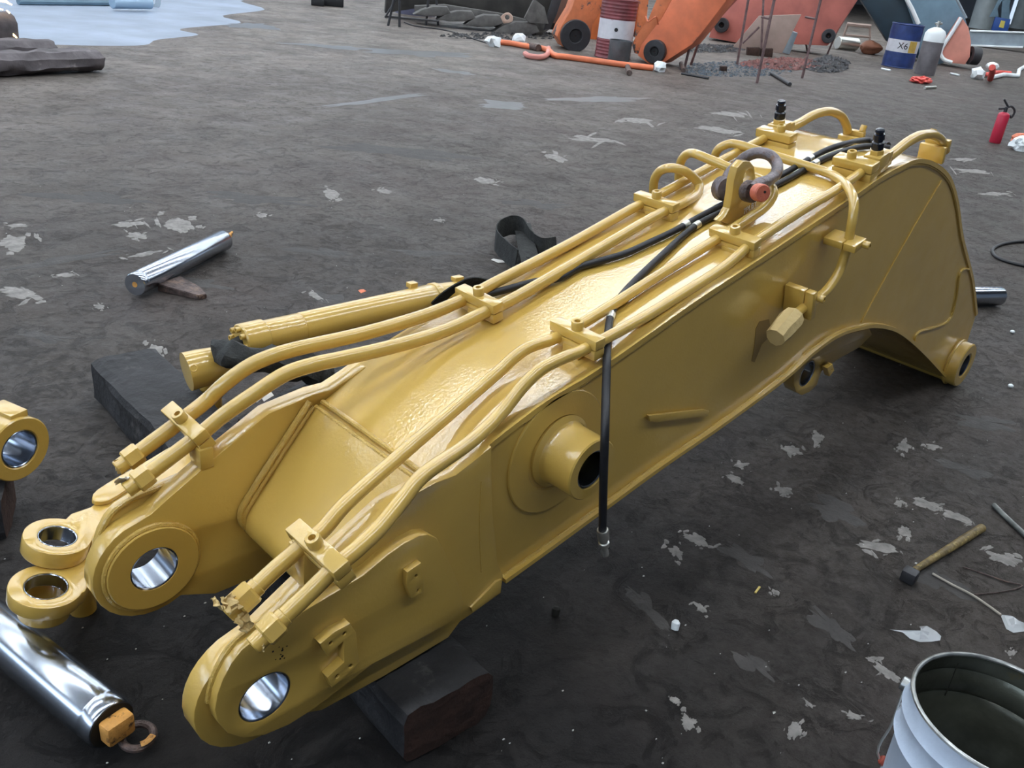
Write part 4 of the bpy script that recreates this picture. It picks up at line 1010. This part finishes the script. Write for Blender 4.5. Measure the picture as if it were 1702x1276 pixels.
# ------------------------------------------------------------------ background: drums, structures
def drum(name, label, px, py, pyt, wpx, main, band=None, bz=(.35, .65), ribs=14, tilt=None, group=None):
    base = Z(px, py); v = VP(px, py); d0 = (base-Vector((0, 0, 0))).length
    rr = (v(px-wpx/2, py)-v(px+wpx/2, py)).length/2; ctr_ = base+(-v.n)*rr
    hh_ = v(px+ (py-pyt)*.24, pyt).z
    th = thing(name, label, 'drum', ctr_, group)
    def prof(z0, z1, nr, r0=rr, capb=False, capt=False):
        P = [(0, z0)] if capb else []
        P.append((r0, z0)); n_ = max(nr, 1)
        for k in range(n_):
            zz = z0+(z1-z0)*(k+.5)/n_; w_ = (z1-z0)/n_*.32
            if nr: P += [(r0, zz-w_), (r0*1.022, zz), (r0, zz+w_)]
        P.append((r0, z1))
        if capt: P += [(r0*.97, z1), (r0*.965, z1-.02), (0, z1-.02)]
        return P
    z1, z2 = hh_*bz[0], hh_*bz[1]
    obj('drum_shell', lathe(prof(0, z1, ribs//2, capb=True), ctr_, (0, 0, 1), 32, False), main, th)
    obj('drum_band', lathe(prof(z1, z2, 0), ctr_, (0, 0, 1), 32, False), band or main, th)
    obj('drum_shell', lathe(prof(z2, hh_, ribs//2, capt=True), ctr_, (0, 0, 1), 32, False), main, th)
    for zz in (0.012, hh_-.012):
        obj('drum_rim', lathe([(rr*1.0+.012*math.cos(t), zz+.012*math.sin(t)) for t in np.linspace(0, 2*PI, 8)[:-1]], ctr_, (0, 0, 1), 32), main, th)
    return th, ctr_, rr, hh_, v
th, dc, dr, dh, v = drum('steel_drum', 'maroon ribbed steel drum with a white band before orange frames', 1017, 99, 0, 60, RDRUM, WBAND, (.33, .66), 12)
obj('bung', cyl(dc+v.n*dr+Vector((0, 0, dh*.5))-v.n*.01, dc+v.n*dr+Vector((0, 0, dh*.5))+v.n*.01, .03, 12), INK, th)
th, dc, dr, dh, v = drum('steel_drum', 'dark blue steel drum with white band marked X6', 1490, 113, 40, 54, BDRUM, WBAND, (.36, .64), 2)
# letters and yellow patch on the blue drum's band
def wrap_text(s, size, ctr_, rr, zz, ang0, m, parent, sx=1.):
    me = text_mesh(s, size, .002)
    for vt in me.vertices:
        a_ = ang0+vt.co.x*sx/rr; r2 = rr+.004+vt.co.z; z_ = vt.co.y
        vt.co = Vector((ctr_.x+r2*math.cos(a_), ctr_.y+r2*math.sin(a_), zz+z_))
    return obj('lettering', me, m, parent, smooth=0, label='black painted X6 mark')
a0 = math.atan2(v.n.y, v.n.x)
wrap_text('X6', dh*.20, dc, dr, dh*.50, a0+.02, INK, th)
pm = bmesh.new(); prev = None
for k in range(9):
    a_ = a0+.42+k*.07; q = [pm.verts.new((dc.x+(dr+.003)*math.cos(a_), dc.y+(dr+.003)*math.sin(a_), z_)) for z_ in (dh*.37, dh*.63)]
    if prev: pm.faces.new((prev[0], q[0], q[1], prev[1]))
    prev = q
obj('yellow_mark', pm, YBAND, th, label='faded yellow paint patch')
# small grey can before the maroon drum
v = VP(1027, 105); b0 = v.P; rr = .17
th = thing('tin_can', 'small dull grey tin pail standing before the maroon drum', 'can', b0+v.n*.1)
hh_ = v(1033, 67, .1).z
obj('can_body', lathe([(0, 0), (rr*.95, 0), (rr, .02), (rr*1.04, hh_*.9), (rr*1.06, hh_), (rr*1.0, hh_), (rr*.95, .03), (0, .03)], b0+v.n*.1, (0, 0, 1), 28, False), mat('tin_grey', (.13, .14, .15), .45, .5, nscale=5, namt=.3), th)
# grey gas cylinder by the blue drum
v = VP(1535, 125); b0 = v.P; rr = (v(1516, 122)-v(1552, 122)).length/2; hh_ = v(1558, 46).z
th = thing('gas_cylinder', 'tall dark grey gas cylinder with whitened shoulder beside the blue drum', 'cylinder', b0-v.n*rr)
c_ = b0-v.n*rr
obj('cylinder_body', lathe([(0, 0), (rr*.95, 0), (rr, .03), (rr, hh_*.72), (0, hh_*.72)], c_, (0, 0, 1), 32, False), GCYL, th)
obj('shoulder', lathe([(rr*1.005, hh_*.70), (rr*1.005, hh_*.86), (rr*.8, hh_*.94), (rr*.3, hh_), (0, hh_)], c_, (0, 0, 1), 32, False), WHT, th, label='white dusty shoulder')
obj('valve', join(cyl(c_+Vector((0, 0, hh_-.02)), c_+Vector((0, 0, hh_+.12)), .03, 12, .004), box(c_+Vector((.0, 0, hh_+.07)), (.14, .04, .04), R[:, 0], (0, 0, 1), .008)), ZINC, th)

def upl(v, pts, t, off=0, holes=(), bev=.01, smooth=0):
    P = [v(*p, off) for p in pts]
    hl = [(v(px, py, off), rr_) for px, py, rr_ in holes]
    return plate(P, -v.n, t, holes=hl, bev=bev, smooth=smooth, hseg=28)
def boss(v, px, py, ri, ro, t, off, m, parent, name='end_boss', squash=None):
    return obj(name, ring(v(px, py, off), -v.n, ri, ro, t, 32, .01), m, parent)
# orange boom end behind, left
v = VP(955, 84, 12)
th = thing('orange_boom', 'orange and grey boom end with dark boss left of maroon drum', 'boom', v.P)
rb = (v(928, 60)-v(982, 60)).length/2
obj('arm_plate', upl(v, [(926, 60), (932, 45), (950, 15), (962, -20), (1010, -20), (998, 20), (985, 40), (982, 62), (972, 78), (954, 84), (936, 78)], .55), ORGD, th, smooth=30)
boss(v, 957, 60, rb*.38, rb*.92, .10, .08, DGREY, th)
boss(v, 957, 60, .005, rb*.40, .03, .04, INK, th, 'bore_shade_disc')  # black disc fills the bore, standing in for its shaded inside
# orange panel behind the maroon drum
v = VP(1010, 68, 5)
th = thing('orange_panel_frame', 'orange welded box frame standing behind the maroon drum', 'frame', v.P)
obj('side_panel', upl(v, [(978, 66), (990, 20), (1000, -25), (1078, -25), (1062, 30), (1050, 66)], .6), mat('orange_frame_paint', (.55, .13, .03), .55, nscale=2, namt=.3), th, smooth=30)
obj('post', upl(v, [(1055, 62), (1066, -20), (1080, -20), (1072, 62)], .3, off=.1), ORGD, th, smooth=30)
# big orange boom end right of drum
v = VP(1090, 108, -18)
th = thing('orange_boom_end', 'orange boom end with large dark bored boss and scuffed edge', 'boom', v.P)
obj('side_web', upl(v, [(1060, 92), (1066, 74), (1100, 30), (1128, -22), (1218, -22), (1208, 0), (1170, 50), (1150, 74), (1100, 106), (1080, 108)], .50), ORG, th, smooth=30)
obj('edge_plate', upl(v, [(1050, 74), (1056, 62), (1078, 30), (1100, -22), (1128, -22), (1100, 30), (1074, 72), (1066, 92), (1054, 88)], .5, off=-.02), ORGD, th, smooth=30)
rb = (v(1072, 84)-v(1103, 84)).length/2
boss(v, 1087, 86, rb*.45, rb*1.15, .55, .10, DGREY, th)
boss(v, 1087, 86, .005, rb*.47, .03, .06, INK, th, 'bore_shade_disc')  # bore's inner shade drawn as a black disc
q = [v(1073, 27, .12), v(1078, 36, .2), v(1090, 28, .3), v(1094, 40, .12)]
obj('wire_loop', tube(q, .012, 6, 4), ORG, th)
# red oxide boom body behind the trestles
v = VP(1275, 80, -6)
th = thing('red_boom_body', 'faded red boom body with two bored bosses behind the trestles', 'boom', v.P)
obj('side_web', upl(v, [(1178, 62), (1190, 25), (1240, -25), (1430, -25), (1424, 0), (1405, 30), (1385, 62), (1375, 76), (1330, 74), (1280, 72), (1228, 72)], .7), PINK, th, smooth=30)
for px, py, k_ in ((1199, 42, .75), (1377, 60, .9)):
    rb = (v(px-9, py)-v(px+9, py)).length/2
    boss(v, px, py, rb*.5, rb*1.3, .2, .12, DGREY, th)
    boss(v, px, py, .01, rb*.52, .05, .02, INK, th, 'bore_shade_disc')  # black disc in place of the shade inside each bore
# slanted pink flange with frame
v = VP(1160, 72, -20)
th = thing('pink_boom_flange', 'dull pink slanted boom plate with rail edge left of trestle', 'plate', v.P)
obj('flange_plate', upl(v, [(1150, 72), (1158, 20), (1168, -22), (1228, -22), (1205, 10), (1180, 42)], .3, off=.3), mat('pink_primer', (.50, .26, .26), .6, nscale=2, namt=.15), th, smooth=30)
obj('edge_rail', tube([v(1150, 74, .34), v(1180, 44, .34), v(1222, -2, .34), v(1240, -22, .34)], .05, 8, 0), PINK, th)
# beige plate leaning
v = VP(1262, 90, 5)
th = thing('leaning_plate', 'beige steel plate leaning on blocks between trestle legs', 'plate', v.P)
obj('sheet', upl(v, [(1218, 78), (1262, 26), (1332, 24), (1300, 88), (1268, 87)], .04, off=.15), BEIGE, th, smooth=30)
for px, py in ((1250, 92), (1272, 94)): 
    q = Z(px, py); obj('support_block', box(q+Vector((0, 0, .06)), (.25, .2, .12), R[:, 0], (0, 0, 1), .01), WOODE, th)
v = VP(1307, 90); q = v.P
obj('grey_pipe_stub', cyl(v(1304, 88, .1), v(1318, 52, .1), .11, 20, .01), BEAM, None, label='pale grey upright pipe beside the leaning beige plate', cat='pipe')
# trestles
def trestle(name, label, legs, bars, r_=.022, m=STAFF, group='steel trestles'):
    q = Z(*legs[0][0]); th = thing(name, label, 'trestle', q, group)
    for base, top in legs:
        a = Z(*base); vv = VP(*base); b = vv(*top); obj('leg', tube([a, b], r_, 8, 0), m, th)
    vv = VP(*bars[0]); 
    for bpx, a, b, off in bars[1]: 
        v2 = VP(*bpx); obj('cross_bar', tube([v2(*a), v2(*b)], r_*.8, 8, 0), m, th)
    return th
trestle('steel_trestle', 'rusty A-shaped steel trestle in front of the orange boom end', [((1138, 112), (1172, -25)), ((1148, 108), (1196, -25))], ((1138, 112), [((1143, 112), (1158, 16), (1182, 18), 0), ((1143, 112), (1148, 60), (1170, 62), 0)]))
trestle('steel_trestle', 'rusty tall trestle straddling the leaning beige plate', [((1225, 108), (1248, -25)), ((1258, 138), (1292, -25)), ((1226, 60), (1210, -25)), ((1265, 92), (1270, -25))], ((1258, 138), [((1240, 120), (1265, 28), (1282, 32), 0), ((1240, 120), (1234, 72), (1262, 45), 0)]))
trestle('steel_trestle', 'rusty narrow trestle before the red boom body', [((1333, 130), (1370, -25)), ((1375, 90), (1424, -25)), ((1342, 86), (1322, -25))], ((1333, 130), [((1340, 120), (1338, 28), (1358, 32), 0)]))
trestle('steel_trestle', 'dark low trestle before the worn grey digging buckets', [((645, 43), (660, -25)), ((664, 45), (664, -25)), ((708, 42), (714, -25)), ((728, 42), (724, -25))], ((664, 45), [((680, 44), (640, 27), (730, 35), 0), ((680, 44), (640, 29), (660, -4), 0)]), m=DGREY)
# leg shoe
# swarf heaps
def heap(name, label, px, py, wpx, hpx, n_, m, seed, hz_=.05, sc=.05):
    rnd = random.Random(seed); bm = bmesh.new(); vsl = []
    for i in range(n_):
        a_ = rnd.uniform(0, 2*PI); q = math.sqrt(rnd.random()); p = Z(px+wpx/2*q*math.cos(a_), py+hpx/2*q*math.sin(a_))
        s = rnd.uniform(.3, 1)*sc; hgt_ = hz_*(1-q*q)*rnd.random(); b_ = Matrix.Rotation(rnd.uniform(0, 3), 3, 'Z')
        vv = [bm.verts.new(p+Vector((0, 0, hgt_+.002))+b_ @ Vector(o_)*s) for o_ in ((-1, -.5, 0), (1, -.4, 0), (.3, .9, 0), (0, 0, rnd.uniform(.2, .9)))]
        for f in ((0, 1, 3), (1, 2, 3), (2, 0, 3)): bm.faces.new([vv[k] for k in f])
    return obj(name, bm, m, None, smooth=0, label=label, cat='debris', kind='stuff')
heap('swarf_heap', 'spread of blue grey metal swarf under the trestles', 1225, 115, 190, 26, 900, SCRAP, 1, .02, .04)
heap('scale_heap', 'strip of red rusty scale beyond the swarf', 1305, 108, 150, 18, 700, SCRAPR, 2, .10, .07)
heap('offcut_heap', 'dark heap of metal offcuts beside the red scale', 1375, 110, 75, 24, 500, DGREY, 3, .16, .07)
heap('rubble_line', 'dark litter of scrap under the orange and red booms', 1175, 82, 130, 12, 350, DGREY, 5, .08, .07)
# small things on the far floor
for i, (a, b, rr_, m_, lb, ct) in enumerate([
        ((1283, 122), (1313, 140), .030, DGREY, 'dark bar lying right of the swarf heap', 'bar'),
        ((1133, 122), (1178, 130), .018, DGREY, 'thin dark rod at the near edge of the swarf', 'rod'),
        ((1132, 105), (1136, 117), .035, RUST, 'short rusty pipe piece by the trestle foot', 'pipe'),
        ((1537, 146), (1555, 145), .025, ZINC, 'small bright tube on floor below the gas cylinder', 'tube'),
        ((1580, 122), (1594, 125), .022, WHT, 'small white strip on the floor right of gas cylinder', 'strip'),
        ((1465, 114), (1480, 117), .02, WHT, 'small white strip at the foot of the blue drum', 'strip')]):
    a = Z(*a, rr_); b = Z(*b, rr_)
    obj('floor_scrap_'+ct, cyl(a, b, rr_, 10), m_, None, label=lb, cat=ct)
q = Z(1201, 120, .0); obj('wood_offcut', box(q+Vector((0, 0, .06)), (.10, .07, .12), R[:, 0], (0, 0, 1), .005), WOODE, None, label='small upright brown wooden offcut on the swarf', cat='offcut')
obj('red_rag', blob(Z(1531, 133, .05), (.26, .16, .06), 3, .7, 3, 2), REDR, None, smooth=20, label='crumpled red rag on the floor before the gas cylinder', cat='rag')
# orange pipe assembly on the floor
th = thing('orange_pipe', 'long orange bent pipe with white wrapped ends on the floor', 'pipe', Z(960, 95))
pz = .045
P = [Z(*p, pz) for p in ((822, 69), (850, 72), (878, 77), (900, 80), (912, 84), (922, 92), (945, 95), (990, 101), (1040, 108), (1085, 113))]
obj('pipe_run', tube(P, .045, 12, 5), ORG, th)
def wrapb(px, py, s, seed, nm='paper_wrap', par=None): return obj(nm, blob(Z(px, py, s*.6), (s, s*.8, s*.8), 2, .7, 2.4, seed), WHT, par, smooth=15, label='crumpled white paper wrap')
wrapb(820, 69, .13, 1, par=th); wrapb(862, 66, .13, 2, par=th); wrapb(1097, 111, .12, 3, par=th)
obj('branch_pipe', tube([Z(*p, pz) for p in ((912, 80), (910, 90), (898, 95), (880, 93), (873, 89))], .04, 10, 5), mat('pink_pipe', (.62, .24, .20), .6), th)
obj('pipe_clip', tube([Z(879, 76, .05), Z(895, 80, .05)], .06, 12, 0), RUST, th)
obj('port_stub', cyl(Z(1043, 111, .04), Z(1046, 121, .04), .04, 14, .005), RUST, th)
P = [Z(*p, .012) for p in ((672, 37), (690, 43), (740, 50), (780, 62), (805, 70), (815, 72))]
obj('cable', tube(P, .012, 6, 5), DGREY, None, label='thin dark cable from the low trestle to the orange pipe', cat='cable')

# grey digging buckets with teeth, far
v = VP(800, 50, 8)
th = thing('digging_bucket', 'worn grey digging bucket with a row of pointed teeth', 'bucket', v.P)
obj('bucket_shell', upl(v, [(640, 22), (644, -25), (930, -25), (930, 50), (900, 48), (850, 30), (760, 12), (690, 14)], .5, off=-.5), mat('dark_bucket_inside', (.030, .027, .024), .8, nscale=3, namt=.5), th, smooth=30)
obj('lip_plate', upl(v, [(690, 10), (740, 8), (830, 22), (880, 34), (905, 36), (915, 48), (900, 58), (860, 55), (780, 34), (690, 20)], .25, off=-.1), GREYB, th, smooth=30)
for k_, (x, y, w_, h_) in enumerate([(720, 20, 60, 12), (760, 28, 62, 13), (806, 36, 62, 15), (858, 50, 78, 18)]):
    c_ = [(x-w_*.55, y+h_*.35), (x-w_*.3, y-h_*.35), (x, y-h_*.75), (x+w_*.4, y-h_*.7), (x+w_*.5, y+h_*.2), (x+w_*.2, y+h_*.6), (x-w_*.2, y+h_*.6)]
    obj('tooth', upl(v, c_, .30, off=.25-.0, bev=.02), GREYB, th, smooth=30)
obj('side_cutter', upl(v, [(880, 38), (872, 30), (888, -2), (905, 12), (912, 40)], .1, off=.3), GREYB, th, smooth=30)
obj('side_cutter', upl(v, [(905, 50), (912, 20), (925, -20), (940, -20), (925, 25), (915, 48)], .1, off=.2), DGREY, th, smooth=30)
obj('side_cutter', upl(v, [(915, 38), (925, -25), (965, -25), (950, 10), (932, 40)], .1, off=-.3), mat('brown_steel', (.16, .08, .06), .7), th, smooth=30)
v2 = VP(842, 52)
obj('pink_ring', upl(v2, [(832, 39), (830, 32), (836, 24), (845, 21), (852, 27), (852, 35), (846, 38)], .08, off=.45, holes=[(843, 29, .045)], bev=.01, smooth=2), mat('pale_pink', (.55, .38, .30), .6), None, smooth=30, label='pale pink drop-shaped ring standing on the bucket teeth', cat='ring')
v = VP(690, 26); obj('bluish_barrel', lathe([(0, 0), (.42, 0), (.42, 1.0), (0, 1.0)], v.P-v.n*.4, (0, 0, 1), 28, False), mat('dusty_blue_steel', (.10, .10, .16), .5, nscale=3, namt=.3), None, label='dusty blue grey barrel end behind the low trestle', cat='barrel')
heap('bucket_litter', 'dark litter under the digging bucket teeth', 850, 60, 240, 12, 400, INK, 9, .02, .05)

# crates top centre and steel beam top left
for px, py, w_, h_, lb in ((528, 10, 22, 12, 'small black crate nearest top centre, left of pair'), (553, 11, 36, 16, 'black crate with pale label, right of pair')):
    v = VP(px, py); a_ = v(px-w_/2, py-h_); b_ = v(px+w_/2, py)
    c_ = v(px, py); wd_ = (v(px-w_/2, py)-v(px+w_/2, py)).length; hh_ = v(px, py-h_).z
    o = obj('black_crate', box(c_+Vector((0, 0, hh_/2))-v.n*.15, (wd_, .3, hh_), v.n.cross(Vector((0, 0, 1))), v.n, .02), INK, None, label=lb, cat='crate')
v = VP(215, 8)
th = thing('steel_beam', 'pale blue steel cylinder rod with round eye at top left', 'beam', v.P)
obj('beam_body', cyl(Z(186, 4, .12), Z(250, 5, .12), .09, 16, .01), mat('pale_blue_steel', (.35, .48, .62), .4, .3), th)
obj('round_eye', ring(v(253, 2, .1), -v.n, .05, .13, .1), mat('pale_steel', (.45, .52, .58), .4, .3), th)
obj('base_rail', tube([Z(30, 2, .05), Z(186, 4, .05)], .05, 8, 0), GPLATE, th)

# grey and dark boom standing at right, orange foot
v = VP(1555, 108, 10)
th = thing('grey_boom', 'tall grey and black boom with salmon painted foot', 'boom', v.P)
obj('dark_flange', upl(v, [(1415, -25), (1498, -25), (1535, 52), (1530, 100), (1476, 70)], .5, off=-.55), NAVY, th, smooth=30)
obj('grey_web', upl(v, [(1495, -25), (1576, -25), (1604, 30), (1612, 60), (1600, 90), (1560, 108), (1530, 105), (1524, 55)], .45, off=-.5), GPLATE, th, smooth=30)
obj('salmon_foot', upl(v, [(1599, 29), (1610, 46), (1614, 70), (1612, 95), (1604, 107), (1574, 104), (1566, 92), (1565, 82), (1580, 58)], .4, off=0.), mat('salmon_paint', (.72, .30, .23), .55, nscale=2, namt=.15), th, smooth=30)
obj('white_edge', tube([v(1598, 29, .05), v(1580, 58, .05), v(1564, 84, .05), v(1568, 98, .05), v(1582, 104, .05)], .045, 8, 4), WHT, th)
obj('white_edge', tube([v(1497, -20, -.45), v(1516, 15, -.45), v(1527, 40, -.45)], .05, 8, 0), WHT, th)
obj('edge_rail', tube([v(1583, -15, .0), v(1606, 30, .0)], .03, 8, 0), BEAM, th)
rb = .12; obj('foot_boss', ring(v(1612, 92, -.05), (R[0][0], R[1][0], 0), .08, .2, .2), DGREY, th)
# beam, blue box and white drums far right
v = VP(1655, 82, 0)
th = thing('grey_girder', 'long grey steel girder lying across at far right', 'girder', v.P)
obj('girder_web', upl(v, [(1608, 52), (1702, 55), (1730, 56), (1730, 80), (1700, 78), (1612, 76)], .5, off=-.2), BEAM, th, smooth=30)
obj('girder_flange', upl(v, [(1612, 50), (1720, 54), (1720, 56), (1612, 52.5)], .6, off=-.12), WHT, th, smooth=30)
obj('girder_flange', upl(v, [(1614, 74), (1700, 77), (1700, 80), (1614, 77)], .6, off=-.12), WHT, th, smooth=30)
v = VP(1665, 62, 5)
th = thing('blue_box', 'bright blue control box with yellow square label', 'box', v.P)
obj('box_body', upl(v, [(1648, 50), (1655, 28), (1680, 32), (1674, 56)], .5, off=-.1), BOXB, th, smooth=30)
obj('box_label', upl(v, [(1660, 45), (1664, 34), (1671, 35), (1668, 47)], .01, off=.42-.0), YLAB, th, smooth=0)
obj('top_arm', upl(v, [(1644, 28), (1652, 14), (1664, -10), (1670, -6), (1658, 14), (1660, 28)], .12, off=-.1), GPLATE, th, smooth=30)
obj('mast', upl(v, [(1664, 30), (1666, 0), (1668, -25), (1684, -25), (1678, 10), (1678, 32)], .3, off=-.1), GPLATE, th, smooth=30)
for px, py, w_, lb in ((1628, 56, 40, 'pale tank behind the grey girder, left of blue box'), (1692, 58, 30, 'pale greenish tank behind the girder, right of blue box')):
    v = VP(px, 48); rr_ = (v(px-w_/2, 48)-v(px+w_/2, 48)).length/2
    obj('storage_tank', lathe([(0, 0), (rr_, 0), (rr_, 3.), (rr_*.9, 3.1), (0, 3.1)], v.P-v.n*rr_, (0, 0, 1), 32, False), mat('tank_white', (.60, .67, .68), .5, nscale=1, namt=.2), None, label=lb, cat='tank')
# red/white pipes at the far right
th = thing('capped_pipes', 'red and white capped pipe pieces on the floor at far right', 'pipes', Z(1655, 125))
obj('pipe_run', tube([Z(*p, .06) for p in ((1628, 124), (1645, 123), (1660, 120), (1680, 122))], .045, 10, 3), REDR, th)
obj('pipe_run', tube([Z(1646, 131, .06), Z(1650, 118, .25), Z(1649, 112, .35)], .06, 10, 0), REDR, th)
obj('pipe_run', tube([Z(*p, .05) for p in ((1647, 129), (1668, 124), (1692, 126), (1694, 116), (1704, 110))], .045, 10, 0), WHT, th)
obj('paper_wrap', blob(Z(1626, 123, .1), (.16, .14, .13), 2, .5, 2, 4), WHT, th, smooth=20)
obj('paper_wrap', blob(Z(1649, 110, .3), (.14, .12, .08), 2, .5, 2, 5), WHT, th, smooth=20)
# scrap between the red boom and the blue drum
v = VP(1420, 80)
obj('machine_stand', join(tube([v(1395, 78), v(1410, 38)], .03, 6, 0), tube([v(1408, 40), v(1448, 44)], .05, 6, 0), tube([v(1446, 76), v(1446, 44)], .03, 6, 0), tube([v(1405, 58), v(1448, 62)], .03, 6, 0)), BEIGE, None, label='pale metal stand between the red boom and blue drum', cat='stand')
obj('steel_roller', cyl(Z(1392, 71, .16), Z(1424, 74, .16), .15, 18, .01), ZINC, None, label='shiny steel roller on the floor beneath the pale stand', cat='roller')
obj('brown_bin', blob(Z(1447, 80, .14), (.35, .25, .16), 3, .3, 1.5, 2), mat('brown_iron', (.22, .09, .05), .6), None, smooth=40, label='rounded brown iron lump left of the blue drum', cat='lump')
